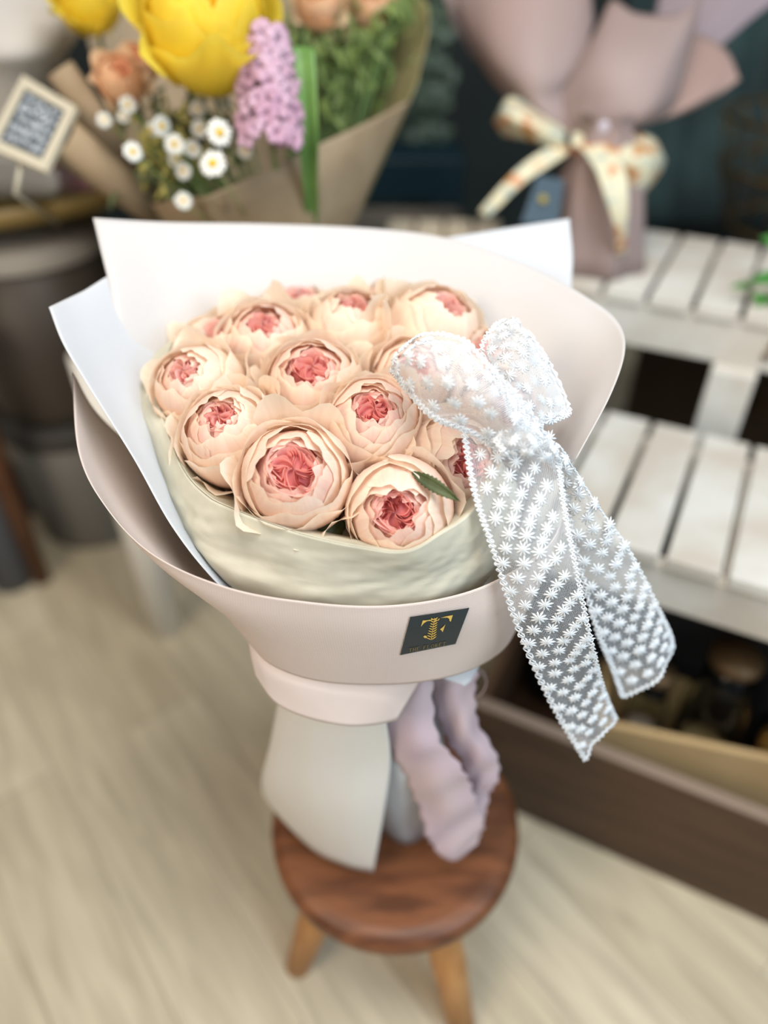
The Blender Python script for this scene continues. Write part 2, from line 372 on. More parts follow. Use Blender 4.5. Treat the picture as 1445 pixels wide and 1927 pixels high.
# emblem measured in the photo crop (pixels of the card face)
def emb(polys, name, m):
    bm = nb()
    for poly in polys:
        vs = [bm.verts.new(on_outer(740+x/9.03, 1130+y/9.03, .0028)) for x, y in poly]
        try: bm.faces.new(vs)
        except ValueError: pass
    bmesh.ops.recalc_face_normals(bm, faces=bm.faces)
    r = bmesh.ops.extrude_face_region(bm, geom=list(bm.faces))
    dv = (Vector((0,0,CAM_H)) - card_uv(.5,.5,0)).normalized()*.0003
    bmesh.ops.translate(bm, verts=[g for g in r['geom'] if isinstance(g, bmesh.types.BMVert)], vec=dv)
    return part(name, bm, m, card, False)
polys = [[(470,445),(500,340),(560,338),(665,322),(640,345),(575,352),(520,385)],
         [(805,296),(900,270),(1012,248),(975,362),(955,345),(950,310),(915,290)],
         [(795,488),(840,455),(885,405),(838,540),(818,508)]]
er = random.Random(3)
def lf(cx, cy, L, W, a):
    c, s = math.cos(a), math.sin(a)
    return [(cx + x*L*c - y*W*s, cy + x*L*s + y*W*c) for x, y in ((-1,0),(-.4,-.8),(.3,-.8),(1,0),(.3,.8),(-.4,.8))]
for k in range(9):
    f = k/8; cx = 705 - 55*f; cy = 320 + 330*f; wd = 34 + 20*f
    polys += [lf(cx-wd*.8, cy, wd, 10, .35), lf(cx+wd*.8, cy-14, wd, 10, -.6), lf(cx, cy-6, 20, 9, 1.2)]
polys += [lf(545,618,34,26,.2), lf(715,345,40,9,-1.0), lf(770,325,30,8,-.9), lf(655,318,28,8,1.0)]
emb(polys, 'emblem', M_gold)
def letter(ch):
    V = lambda x, w=.16: [(x-w/2,0),(x+w/2,0),(x+w/2,1),(x-w/2,1)]
    H = lambda x0, x1, y, h=.09: [(x0,y-h/2),(x1,y-h/2),(x1,y+h/2),(x0,y+h/2)]
    if ch == 'T': return [V(.35), H(0,.7,.955), H(.2,.5,.03,.06), H(0,.06,.87,.16), H(.64,.7,.87,.16)]
    if ch == 'H': return [V(.12), V(.6), H(.12,.6,.5), H(0,.24,.03,.06), H(.48,.72,.03,.06), H(0,.24,.97,.06), H(.48,.72,.97,.06)]
    if ch == 'E': return [V(.12), H(.1,.58,.955), H(.1,.58,.045), H(.1,.45,.5), H(0,.2,.97,.06), H(.52,.58,.87,.16), H(.52,.58,.13,.16)]
    if ch == 'F': return [V(.12), H(.1,.58,.955), H(.1,.45,.5), H(0,.24,.03,.06), H(.52,.58,.87,.16)]
    if ch == 'L': return [V(.12), H(.1,.55,.045), H(0,.24,.97,.06), H(.49,.55,.13,.16)]
    if ch == 'O':
        o = []
        for k in range(12):
            a0, a1 = 2*PI*k/12, 2*PI*(k+1)/12
            o.append([(.36+.36*math.cos(a0), .5+.5*math.sin(a0)),(.36+.36*math.cos(a1), .5+.5*math.sin(a1)),(.36+.22*math.cos(a1), .5+.42*math.sin(a1)),(.36+.22*math.cos(a0), .5+.42*math.sin(a0))])
        return o
    if ch == 'R': return [V(.12), H(.1,.42,.955), H(.1,.42,.5), [(.42,.45),(.56,.6),(.56,.86),(.42,1),(.42,.9),(.46,.8),(.46,.66),(.42,.55)], [(.26,.5),(.42,.5),(.7,0),(.54,0)], H(0,.24,.03,.06)]
    return []
tp = []; s = "THE FLORET"; O = Vector((258,880)); ux = Vector((660,-125))/8.6; uy = Vector((12,-62))
x = 0
for ch in s:
    if ch == ' ': x += .6; continue
    for pl in letter(ch): tp.append([tuple(O + ux*((x+a)*.98) + uy*b) for a, b in pl])
    x += .88
emb(tp, 'lettering', M_gold_dim)

# ------------------------------------------------------------------ roses
NECK = Vector((-.012, .465, .52))
def cmix(a, b, f): f = min(max(f,0),1); return tuple(x+(y-x)*f for x, y in zip(a, b))
def surf_part(name, fn, nu, nv, colfn, parent, M, m=None, th=.0004):
    bm = nb(); uvl = bm.loops.layers.uv.new('UVMap'); cl = bm.loops.layers.float_color.new('Col')
    G = [[bm.verts.new(M @ fn(i/nu*2-1, j/nv)) for i in range(nu+1)] for j in range(nv+1)]
    for j in range(nv):
        for i in range(nu):
            f = bm.faces.new((G[j][i], G[j][i+1], G[j+1][i+1], G[j+1][i]))
            for l, (a, b) in zip(f.loops, ((i,j),(i+1,j),(i+1,j+1),(i,j+1))):
                l[uvl].uv = (a/nu, b/nv); l[cl] = (*colfn(a/nu*2-1, b/nv), 1)
    o = part(name, bm, m or M_petal, parent)
    return o
def rose(label, cen, axis, R, seed, open_=.5, pink=.5, group='pale peach roses in the bouquet', name='rose', pal=None,
         guard=4, lip=.10, stem_to=NECK, cat='flower', rot=0, nfold=4, rm=1.0):
    r = random.Random(seed)
    z = axis.normalized(); x = z.orthogonal().normalized(); y = z.cross(x)
    M = Matrix.Translation(cen) @ Matrix((x, y, z)).transposed().to_4x4() @ Matrix.Rotation(rot, 4, 'Z')
    base = cen - z*R
    t = thing(name, label, cat, base, group)
    cream, peach, blush, coral, deep = pal or ((.99,.91,.76),(.99,.80,.62),(.99,.74,.66),(.96,.45,.42),(.86,.20,.22))
    def cup(rho, th1, W, ph0, lipf, ruf, tint, drop=.30):
        ruf = ruf*rm
        p1, p2, p3 = r.uniform(0,6), r.uniform(0,6), r.uniform(0,6); dip = r.uniform(-.05,.05); skew = r.uniform(-.12,.12)
        def fn(a, v):
            top = th1*(1 - drop*(1-math.sqrt(1-.98*a*a)) + .03*ruf*math.sin(a*5+p1) + .018*ruf*math.sin(a*11+p2) + skew*a)
            th = math.radians(12) + (top-math.radians(12))*v
            wd = W*(.45+.55*math.sin(min(v*1.25,1)*PI/2))
            ph = ph0 + a*wd
            rh = rho*(1 + lipf*max(0,(v-.78)/.22)**2*(1+.5*ruf*math.sin(a*7+p3)) + .022*math.sin(a*4+p2)*v + .012*ruf*math.sin(a*13+p1)*v*v)
            rh *= 1 - .045*(1-abs(a))*0 + .03*a*1.0
            return Vector((rh*math.sin(th)*math.cos(ph), rh*math.sin(th)*math.sin(ph), -rh*math.cos(th)*1.04))*R
        def col(a, v):
            c = cmix(peach, cream, .15+.45*v+.25*abs(a))
            c = cmix(c, blush, tint*(.35+.65*math.sin(v*PI)))
            return cmix(c, cream, max(0,(v-.93)/.07)*.7)
        return fn, col
    # guard petals that open outward
    off = r.uniform(0, 6)
    ro = .29 + .27*open_            # radius of the opening
    for k in range(guard):
        fn, col = cup(1.08+.02*k, math.radians(r.uniform(92,116)), math.radians(r.uniform(50,62)), off+2*PI*k/guard+r.uniform(-.3,.3), lip*1.5+r.uniform(0,.08), 1.3, .15+pink*.3)
        surf_part('petal', fn, 16, 12, col, t, M)
    specs = [(1.02, 3, 122), (.97, 3, 132)]
    for li, (rho, n, th) in enumerate(specs):
        o2 = r.uniform(0, 6)
        for k in range(n):
            fn, col = cup(rho - .012*k, math.radians(th+r.uniform(-7,6)), math.radians(r.uniform(72,86)), o2+2*PI*k/n, lip*(.6-.3*li)+r.uniform(-.02,.03), 1.1, .2+pink*.5)
            surf_part('petal', fn, 16, 12, col, t, M)
    # closing cup layers whose rims ring the opening
    for li in range(5):
        rho = .92-.05*li; rim = ro + .14 - .055*li
        th = PI - math.asin(min(rim/rho, .98)); o2 = r.uniform(0, 6)
        for k in range(3):
            fn, col0 = cup(rho-.014*k, th+r.uniform(-.09,.07), math.radians(r.uniform(66,80)), o2+2*PI*k/3, .02, 1.0, .3+pink*.5+.10*li, .13)
            def col(a, v, c0=col0, li=li): return cmix(c0(a,v), coral, (.04+.14*li)*(.5+.5*pink)*(1-max(0,(v-.9)/.1)*.5))
            surf_part('petal', fn, 16, 10, col, t, M)
    dep0 = cmix(deep, coral, .5)
    surf_part('rosette_base', lambda a, v: Vector((ro*1.1*v*math.cos(a*PI), ro*1.1*v*math.sin(a*PI), .66 - .10*open_ - .16*v*v))*R, 24, 4, lambda a, v: dep0, t, M)
    # packed pink rosette: nested spiralling walls
    def wall(path, ztop, depth, wob, name='inner_petal', shade=.5):
        p1 = r.uniform(0,6)
        def fn(a, v):
            s = (a+1)/2; px, py = path(s); px = px*ell + offx; py = py + offy
            zt = ztop + .035*math.sin(s*9+p1) - .05*(2*s-1)**4
            k = 1 - (1-v)*.42
            lean = 1 + wob*v*v
            return Vector((px*k*lean, py*k*lean, zt - (1-v)*depth))*R
        def col(a, v):
            c = cmix(cmix(deep, coral, .25+.75*v), blush, .75*(1-pink))
            return cmix(c, blush, (max(0,(v-.35)/.65))**1.5*shade)
        surf_part(name, fn, 22, 6, col, t, M)
    nring = 3; offx, offy, ell = r.uniform(-.07,.07)*ro, r.uniform(-.10,.10)*ro, r.uniform(.78,.92)
    for li in range(nring):
        rr = ro*(1.14 - .12*li); zt = .72 + .02*li - .10*open_; o2 = r.uniform(0,6)
        for k in range(3):
            a0 = o2 + 2*PI*k/3; f = r.uniform(2.4, 3.0); q1 = r.uniform(0,6)
            def path(s, a0=a0, rr=rr, f=f, q1=q1):
                ph = a0 + f*s; rad = rr*(1.05 - .17*s + .07*math.sin(s*7+q1) + .035*math.sin(s*15+q1))
                return rad*math.cos(ph), rad*math.sin(ph)
            wall(path, zt + r.uniform(-.03,.03), .42, .04, shade=.75-.13*li + .25*(1-pink))
    nf = nfold; o2 = r.uniform(0, 6)
    for c in range(nf):
        be = o2 + 2*PI*c/nf + r.uniform(-.35,.35); q1 = r.uniform(0,6)
        for k in range(3):
            de = (PI/nf)*(1.0 - .30*k); r0 = ro*(.05+.14*k); r1 = ro*(1.0 - .10*k)
            def path(s, be=be, de=de, r0=r0, r1=r1, q1=q1):
                q = 2*s-1; rad = r0 + (r1-r0)*abs(q)**.9
                ph = be + de*math.copysign(abs(q)**.6, q) + .9*rad/ro + .10*math.sin(s*11+q1)
                return rad*math.cos(ph), rad*math.sin(ph)
            wall(path, .80 - .11*open_ - .015*k + r.uniform(-.02,.02), .36, .0, shade=.35+.3*(1-pink))
    if stem_to is not None:
        bm = nb(); b0 = cen - z*R*.98
        tube(bm, [b0 + (stem_to-b0)*f - z*.012*math.sin(f*PI) for f in (0,.33,.66,1)], .0028, 8); part('stem', bm, M_stem, t)
        bm = nb(); lathe(bm, [(0,-1.12),(.16,-1.08),(.22,-1.0),(.30,-.93)], (0,0,0), 12)
        bmesh.ops.transform(bm, matrix=M @ Matrix.Diagonal((R,R,R,1)), verts=bm.verts); part('calyx', bm, M_stem, t)
    return t
def prose(px, py, rpx, t, ox, oy, seed, label, **k):
    cen = P(px, py, t); n = (Vector((0,0,CAM_H))-cen).normalized()
    a = RIGHT*(ox/rpx) + UP*(oy/rpx); s = min(a.length, .92)
    ax = n*math.sqrt(1-s*s) + (a.normalized()*s if a.length > 1e-6 else a)
    return rose(label, cen, ax, rpx*t/F*1.03, seed, **k)
prose(752,962, 98,.565, -9, -3, 11, 'cream rose with dark raspberry centre, lowest at the front rim of the tissue', open_=.35, pink=1.0, guard=3, lip=.05, nfold=5)
prose(556,900,103,.565,-6, 26, 12, 'large open peach rose with a wide pink rosette, left of the front rose', open_=.62, pink=.75, guard=3, lip=.10)
prose(702,800, 88,.595, 4, 40, 13, 'round peach rose with a small coral cup, directly above the front rose', open_=.25, pink=.95, guard=3, lip=.06)
prose(434,822, 92,.60,-26,44, 14, 'blush rose at the lower left beside the tissue edge, narrow coral slit', open_=.15, pink=.6, guard=4, lip=.08)
prose(590,728, 90,.63, -8, 46, 15, 'cream rose in the middle of the bouquet with ragged outer petals', open_=.45, pink=.75, guard=4, lip=.10)
prose(376,735, 86,.635,-34,40, 16, 'pale pink rose at the far left edge of the bouquet', open_=.15, pink=.3, guard=4)
prose(502,655, 85,.675,-8, 52, 17, 'cream rose with coral centre in the back left of the bouquet', open_=.25, pink=.65, guard=4, lip=.12)
prose(662,628, 84,.69,  8, 60, 18, 'cream rose with a broad pale front petal, back centre of the bouquet', open_=.15, pink=.4, guard=5, lip=.10)
prose(815,630, 92,.685,34, 62, 19, 'orange-peach rose at the back right, left of the small lace loop', open_=.1, pink=.35, guard=5)
prose(775,712, 72,.64, 12, 30, 20, 'pink rose partly under the front lace loop', open_=.3, pink=.9, guard=3)
prose(850,872, 90,.60, 40, 8,  21, 'peach rose half covered by the top of the lace tail', open_=.35, pink=1.0, guard=3, lip=.05)
prose(560,606, 78,.75,  0, 62, 22, 'pale rose at the very back left of the dome', open_=.4, pink=.3, guard=4)
prose(893,690, 72,.68, 20, 40, 23, 'peach rose behind the lace between its two loops', open_=.3, pink=.5, guard=3)
prose(935,780, 76,.64, 34, 12, 24, 'pink rose hidden under the lace knot at the right', open_=.4, pink=.9, guard=3)
prose(640,588, 74,.78,  6, 60, 25, 'pale peach rose at the very back centre of the dome', open_=.4, pink=.3, guard=4)
prose(422,672, 84,.69,-14, 58, 26, 'cream rose behind the far left rose, mostly covered', open_=.2, pink=.2, guard=4)
prose(735,596, 72,.755,10, 58, 27, 'peach rose at the very back right of the dome, behind a dark gap', open_=.4, pink=.4, guard=4)
# dark leaves tucked between the roses
def leaf_mesh(a, b, w, up, n=14, serr=.12, curl=.15):
    bm = nb(); a, b = Vector(a), Vector(b); d = b-a; side = d.cross(up).normalized()*w; nn = side.cross(d).normalized()*d.length
    rows = []
    for i in range(n+1):
        s = i/n; wd = math.sin(PI*min(1,s*1.02))**.75*(1-.25*s)*(1 + serr*(1 if i % 2 else -1))
        c = a + d*s + nn*curl*math.sin(s*PI)*.4
        rows.append([bm.verts.new(c + side*wd*k + nn*.05*abs(k)) for k in (-1,-.5,0,.5,1)])
    for r0, r1 in zip(rows, rows[1:]):
        for k in range(4): bm.faces.new((r0[k], r0[k+1], r1[k+1], r1[k]))
    return bm
solid(single('rose_leaf', leaf_mesh(P(776,889,.54), P(866,944,.525), .0055, -FWD, 24, .10), M_leaf, 'dark green serrated leaf between the front rose and the lace', 'leaf', 'leaves between the roses'), .0005)
solid(single('rose_leaf', leaf_mesh(P(650,985,.575), P(585,1010,.565), .010, -FWD, 12), M_leaf, 'dark green leaf under the gap between the two front roses', 'leaf', 'leaves between the roses'), .0005)
solid(single('rose_leaf', leaf_mesh(P(650,870,.60), P(690,915,.60), .012, -FWD, 12), M_leaf, 'dark green leaf deep in the gap between the three front roses', 'leaf', 'leaves between the roses'), .0005)

# ------------------------------------------------------------------ lace bow
lace = thing('lace_bow', 'white tulle lace bow embroidered with stars, its tails hanging off the right of the bouquet', 'bow', P(985,830,.52))
def star(bm, p, tu, tv, n, r, k=9, rot=0):
    c1 = bm.verts.new(p + n*r*.22); c2 = bm.verts.new(p - n*r*.22)
    for i in range(k):
        a = rot + 2*PI*i/k; L = r*(1 if i % 2 == 0 else .86)
        d = tu*math.cos(a) + tv*math.sin(a); s = -tu*math.sin(a) + tv*math.cos(a)
        l = bm.verts.new(p + d*L*.72 + s*r*.115 ); q = bm.verts.new(p + d*L*.72 - s*r*.115)
        t = bm.verts.new(p + d*L); l0 = bm.verts.new(p + s*r*.05); q0 = bm.verts.new(p - s*r*.05)
        h = bm.verts.new(p + d*L*.6 + n*r*.12); h2 = bm.verts.new(p + d*L*.6 - n*r*.12)
        for f in ((c1,l0,l,h),(c1,h,q,q0),(h,l,t),(h,t,q),(c2,h2,l,l0),(c2,q0,q,h2),(h2,t,l),(h2,q,t)): 
            fc = bm.faces.new(f); fc.material_index = 1
def lace_strip(name, patch, nu, nv, spacing, sr, edges=(0,1), wav=.0, seed=1, endcap=False, lab=None, stars=True):
    """u runs across (0..1), v along"""
    r = random.Random(seed)
    def fold(u, v, s):
        return s.frame(u, v)[3]*wav*(math.sin(u*9+v*4+seed)+.5*math.sin(u*17-v*11))
    bm = patch.mesh(nu, nv, fold)
    Lv = sum((patch(.5,0.02*(i+1))-patch(.5,0.02*i)).length for i in range(50))
    v = .02; row = 0
    while stars and v < .985:
        p, du, dv, n = patch.frame(.5, v); W = du.length; cols = max(2, round(W/spacing))
        for c in range(cols):
            u = (c + .5 + (.25 if row % 2 else -.25))/cols
            if not .05 < u < .95: continue
            p, du, dv, n = patch.frame(u, v); p = p + fold(u, v, patch)
            tu = du.normalized(); tv = n.cross(tu).normalized()
            star(bm, p, tu, tv, n, sr*r.uniform(.9,1.08), 10, r.uniform(0,1))
        v += spacing*.80/max(dv.length, 1e-4); row += 1
    def border(fu, L):
        m = max(12, int(L/.0011)); per = .0052
        for ph in (0, .5, 1.0):
            pts = []
            for i in range(m+1):
                s = i/m; off = abs(math.sin(PI*(s*L/per) + ph*PI*.5))
                u, v, sgn = fu(s)
                p, du, dv, n = patch.frame(u, v); p = p + fold(u, v, patch)
                out = (du if sgn[0] else dv).normalized()*(sgn[0] or sgn[1])
                pts.append(p + out*(.0038*off - .0012 - .0022*ph) + n*.0006*math.sin(i*1.7))
            f0 = len(bm.faces); tube(bm, pts, .0006, 5); bm.faces.ensure_lookup_table()
            for f in bm.faces[f0:]: f.material_index = 1
    if 0 in edges: border(lambda s: (0, s, (-1,0)), Lv)
    if 1 in edges: border(lambda s: (1, s, (1,0)), Lv)
    if endcap: border(lambda s: (s, 1, (0,1)), patch.frame(.5,.99)[1].length)
    o = part(name, bm, [M_net, M_thread], lace)
    if lab: o['label'] = lab
    return o
loop1 = Patch([
 [(955,848,0.537),(1000,848,0.527),(1045,838,0.538)],
 [(888,815,0.530),(940,775,0.508),(985,757,0.522)],
 [(820,787,0.525),(868,722,0.500),(920,690,0.515)],
 [(775,747,0.530),(815,680,0.506),(872,642,0.520)],
 [(748,714,0.540),(775,662,0.520),(805,634,0.533)],
 [(736,694,0.550),(745,672,0.545),(762,652,0.550)]])
lace_strip('loop', loop1, 20, 60, .0172, .0072, wav=.0016, seed=2)
loop1b = Patch([
 [(940,850,0.547),(985,850,0.542),(1020,838,0.547)],
 [(880,812,0.547),(930,780,0.537),(970,757,0.542)],
 [(815,785,0.550),(860,735,0.537),(905,695,0.542)],
 [(765,735,0.557),(800,700,0.542),(850,650,0.552)],
 [(740,694,0.547),(755,672,0.547),(780,645,0.552)]])
lace_strip('loop_underside', loop1b, 16, 40, .019, .0068, wav=.001, seed=3, stars=False)
loop2 = Patch([
 [(955,770,0.550),(985,800,0.540),(1010,800,0.550)],
 [(935,712,0.560),(990,740,0.545),(1050,788,0.560)],
 [(908,660,0.575),(975,690,0.553),(1072,765,0.572)],
 [(925,622,0.585),(972,640,0.567),(1035,680,0.580)],
 [(948,604,0.590),(966,603,0.585),(990,618,0.590)]])
lace_strip('loop', loop2, 18, 30, .017, .0068, wav=.0015, seed=5, endcap=True)
loop2b = Patch([
 [(960,780,0.570),(985,800,0.565),(1010,800,0.570)],
 [(940,712,0.585),(990,740,0.580),(1040,780,0.585)],
 [(920,660,0.600),(975,690,0.590),(1062,760,0.600)],
 [(948,608,0.597),(968,606,0.595),(995,622,0.597)]])
lace_strip('loop_underside', loop2b, 14, 24, .019, .0065, wav=.001, seed=6)
tail1 = Patch([
 [(872,806,0.538),(955,825,0.533),(1048,858,0.542)],
 [(893,925,0.534),(975,935,0.529),(1062,960,0.538)],
 [(930,1040,0.538),(1010,1045,0.533),(1085,1080,0.542)],
 [(975,1180,0.566),(1045,1180,0.561),(1110,1200,0.570)],
 [(1038,1322,0.614),(1086,1300,0.609),(1133,1290,0.618)],
 [(1101,1430,0.654),(1122,1392,0.649),(1160,1357,0.658)]])
lace_strip('tail', tail1, 20, 90, .0140, .0072, wav=.0008, seed=7, endcap=True)
tail2 = Patch([
 [(985,800,0.552),(1020,808,0.547),(1050,838,0.556)],
 [(1058,910,0.572),(1085,910,0.567),(1112,935,0.576)],
 [(1085,1040,0.597),(1135,1022,0.592),(1182,1035,0.601)],
 [(1122,1180,0.627),(1182,1150,0.622),(1238,1145,0.631)],
 [(1150,1250,0.650),(1212,1225,0.645),(1262,1195,0.654)],
 [(1172,1312,0.667),(1232,1282,0.662),(1268,1222,0.671)]])
lace_strip('tail', tail2, 20, 80, .0145, .0076, wav=.0008, seed=8, endcap=True)
knot = Patch([
 [(930,822,0.527),(985,800,0.520),(1045,838,0.532)],
 [(945,845,0.517),(995,835,0.508),(1050,858,0.524)],
 [(960,862,0.527),(1005,868,0.519),(1055,880,0.532)]])
lace_strip('knot', knot, 16, 10, .013, .0062, wav=.0015, seed=9)

# ------------------------------------------------------------------ lilac ribbon below
rb = thing('satin_ribbon', 'pale lilac frayed ribbon tied under the wrapping and hanging to the stool', 'ribbon', on_seat(840,1500))
t1 = Patch([
 [(755,1270,.67),(790,1270,.655),(812,1275,.66)],
 [(718,1368,.70),(775,1375,.682),(824,1385,.69)],
 [(752,1440,.73),(810,1440,.712),(872,1448,.72)],
 [(780,1500,.765),(835,1505,.748),(893,1498,.76)],
 [(804,1575,.80),(855,1560,.79),(910,1545,.80)],
 [(825,1605,.82),(858,1622,.825),(900,1585,.82)]])
def ruf(u, v, s): 
    q = s.frame(u, v); return q[3]*.0015*math.sin(v*30+u*5) + q[1].normalized()*(.0018*math.sin(v*75)*(1 if u > .5 else -1)*abs(2*u-1)**4)
solid(part('tail', t1.mesh(16, 60, ruf), M_satin, rb))
t2 = Patch([
 [(808,1262,.69),(850,1262,.68),(900,1262,.69)],
 [(832,1370,.72),(868,1360,.70),(896,1345,.71)],
 [(868,1435,.75),(905,1430,.735),(940,1440,.75)],
 [(884,1490,.785),(900,1490,.778),(920,1500,.785)],
 [(862,1550,.82),(885,1560,.81),(904,1565,.82)]])
solid(part('tail', t2.mesh(16, 50, ruf), M_satin, rb))
bm = nb()
lp = Patch([[(880,1262,.69),(905,1262,.685),(915,1285,.69),(903,1308,.695),(882,1312,.70)],[(880,1262,.72),(905,1262,.715),(915,1285,.72),(903,1308,.725),(882,1312,.73)]])
bm.free(); solid(part('loop', lp.mesh(20, 6), M_satin, rb))

# ------------------------------------------------------------------ slatted bench (two tiers)
e = Vector((.8917,-.4527,0)); g = Vector((.4527,.8917,0)); RB = math.atan2(e.y, e.x)
bench = thing('slatted_bench', 'white two-tier slatted wooden plant bench to the right of the bouquet', 'bench', (.6,.7,0))
def slab(pt, along, depth, z, th, name, m, parent=bench, bev=.002):
    c = Vector((pt[0],pt[1],0)) + e*along/2 + g*depth/2; bm = nb()
    box(bm, (c.x, c.y, z-th/2), (along, depth, th), RB, bev); return part(name, bm, m, parent, False)
# lower tier
p0 = Vector((.338,.673,0)); pitch = .072
for k in range(-4, 9):
    q = p0 + e*(k*pitch + .0045) - g*.006
    slab(q, pitch-.009, .31, .52, .018, 'slat', M_bench)
fl = p0 + e*(-4*pitch); L = 13*pitch
slab(fl + g*.0, L, .022, .4995, .065, 'apron', M_bench); slab(fl + g*.27, L, .022, .4995, .065, 'apron', M_bench)
for k in (0, 5, 12): slab(fl + e*(k*pitch+ (0 if k<12 else .02)) + g*.024, .03, .244, .4995, .05, 'crossbar', M_bench)
q0 = Vector((.388,1.056,0)); pt2 = .066
for k in range(-2, 9):
    q = q0 + e*(k*pt2 + .004) - g*.006
    slab(q, pt2-.008, .30, .69, .018, 'slat', M_bench)
fu = q0 + e*(-2*pt2); L2 = 11*pt2
slab(fu, L2, .022, .671, .065, 'apron', M_bench); slab(fu + g*.27, L2, .022, .671, .065, 'apron', M_bench)
def post(xy, z0, z1, s=.055):
    bm = nb(); box(bm, (xy.x, xy.y, (z0+z1)/2), (s, s*.7, z1-z0), RB, .003); part('leg', bm, M_bench, bench, False)
post(Vector((.515,.985,0)), 0, .606, .062)
post(fu + e*.03 + g*.03, 0, .606); post(fu + e*.03 + g*.25, 0, .606); post(fu + e*(L2-.03) + g*.25, 0, .606); post(fu + e*(L2-.03)+g*.03, 0, .606)
post(fl + e*.03 + g*.04, 0, .434); post(fl + e*(L-.03) + g*.04, 0, .434); post(fl + e*(L-.03) + g*.25, 0, .434)
M_bolt = mat('rusty_bolt', (.12,.07,.03), .5, metal=.5)
for px, py in ((1416,608),(1412,636)):
    bm = nb(); c = P(px, py, 1.115); lathe(bm, [(0,.0),(.006,.0),(.006,.004),(0,.006)], (0,0,0), 12)
    # press onto the apron face
    cc_ = Vector((c.x, 0, c.z)); s_ = (c.x-fu.x)/e.x; f_ = fu + e*s_
    bmesh.ops.transform(bm, matrix=Matrix.Translation((f_.x, f_.y, c.z)) @ (-g).to_track_quat('Z','Y').to_matrix().to_4x4(), verts=bm.verts)
    part('bolt', bm, M_bolt, bench)

# dark cabinet behind the bench
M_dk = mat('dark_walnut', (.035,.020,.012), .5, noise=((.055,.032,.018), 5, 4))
cab = thing('cabinet', 'dark brown cabinet in the shade behind the white bench', 'cabinet', (.9,1.35,0))
c_ = Vector((.50,1.36,0)) + e*.45 + g*.2
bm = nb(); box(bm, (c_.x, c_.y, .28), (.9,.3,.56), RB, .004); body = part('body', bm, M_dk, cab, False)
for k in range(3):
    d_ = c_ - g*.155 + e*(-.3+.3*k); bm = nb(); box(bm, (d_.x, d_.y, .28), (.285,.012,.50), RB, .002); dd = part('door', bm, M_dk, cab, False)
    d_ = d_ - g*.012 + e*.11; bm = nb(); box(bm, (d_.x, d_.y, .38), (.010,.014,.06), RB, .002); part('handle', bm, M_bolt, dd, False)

# brown planter box with pine tray and jars
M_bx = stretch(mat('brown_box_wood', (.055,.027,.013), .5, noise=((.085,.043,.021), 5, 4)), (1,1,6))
M_lip = mat('pale_edge', (.26,.19,.14), .5)  # rim strip, a paler brown than the boards
bx = thing('wooden_box', 'long dark brown wooden box on the floor in front of the bench', 'box', (.45,.6,0))
b0 = Vector((.22,.63,0)) - e*.10; BL = .95; BD = .34; BH = .226
def bslab(pt, a, d, z0, z1, name, m): 
    c = pt + e*a/2 + g*d/2; bm = nb(); box(bm, (c.x,c.y,(z0+z1)/2), (a,d,z1-z0), RB, .0015); return part(name, bm, m, bx, False)
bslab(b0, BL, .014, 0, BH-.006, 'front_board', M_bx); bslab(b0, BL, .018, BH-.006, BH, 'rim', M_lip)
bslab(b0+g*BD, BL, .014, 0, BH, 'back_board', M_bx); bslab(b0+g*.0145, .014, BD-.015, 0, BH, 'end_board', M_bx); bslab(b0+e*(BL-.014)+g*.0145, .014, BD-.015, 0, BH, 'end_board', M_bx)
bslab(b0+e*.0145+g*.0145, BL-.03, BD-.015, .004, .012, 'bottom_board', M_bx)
M_pine = mat('pine_wood', (.50,.33,.15), .5, noise=((.58,.40,.20), 5, 4))
a_ = Vector((.31,.645,0)); b_ = Vector((.526,.587,0)); pe = (b_-a_).normalized(); pg = Vector((-pe.y, pe.x, 0)); RP = math.atan2(pe.y, pe.x)
tr = thing('pine_tray', 'pale yellow pine tray standing inside the dark brown box', 'tray', (a_.x, a_.y, .013))
def pslab(off, dep, a, d, z0, z1, name):
    c = a_ + pe*(off+a/2) + pg*(dep+d/2); bm = nb(); box(bm, (c.x,c.y,(z0+z1)/2), (a,d,z1-z0), RP, .0015); part(name, bm, M_pine, tr, False)
pslab(0, 0, .50, .010, .013, .220, 'front_board'); pslab(0, .13, .50, .010, .013, .20, 'back_board'); pslab(0,.0105,.010,.119,.013,.20,'end_board'); pslab(.49,.0105,.010,.119,.013,.20,'end_board'); pslab(.011,.0105,.478,.119,.013,.02,'bottom_board')
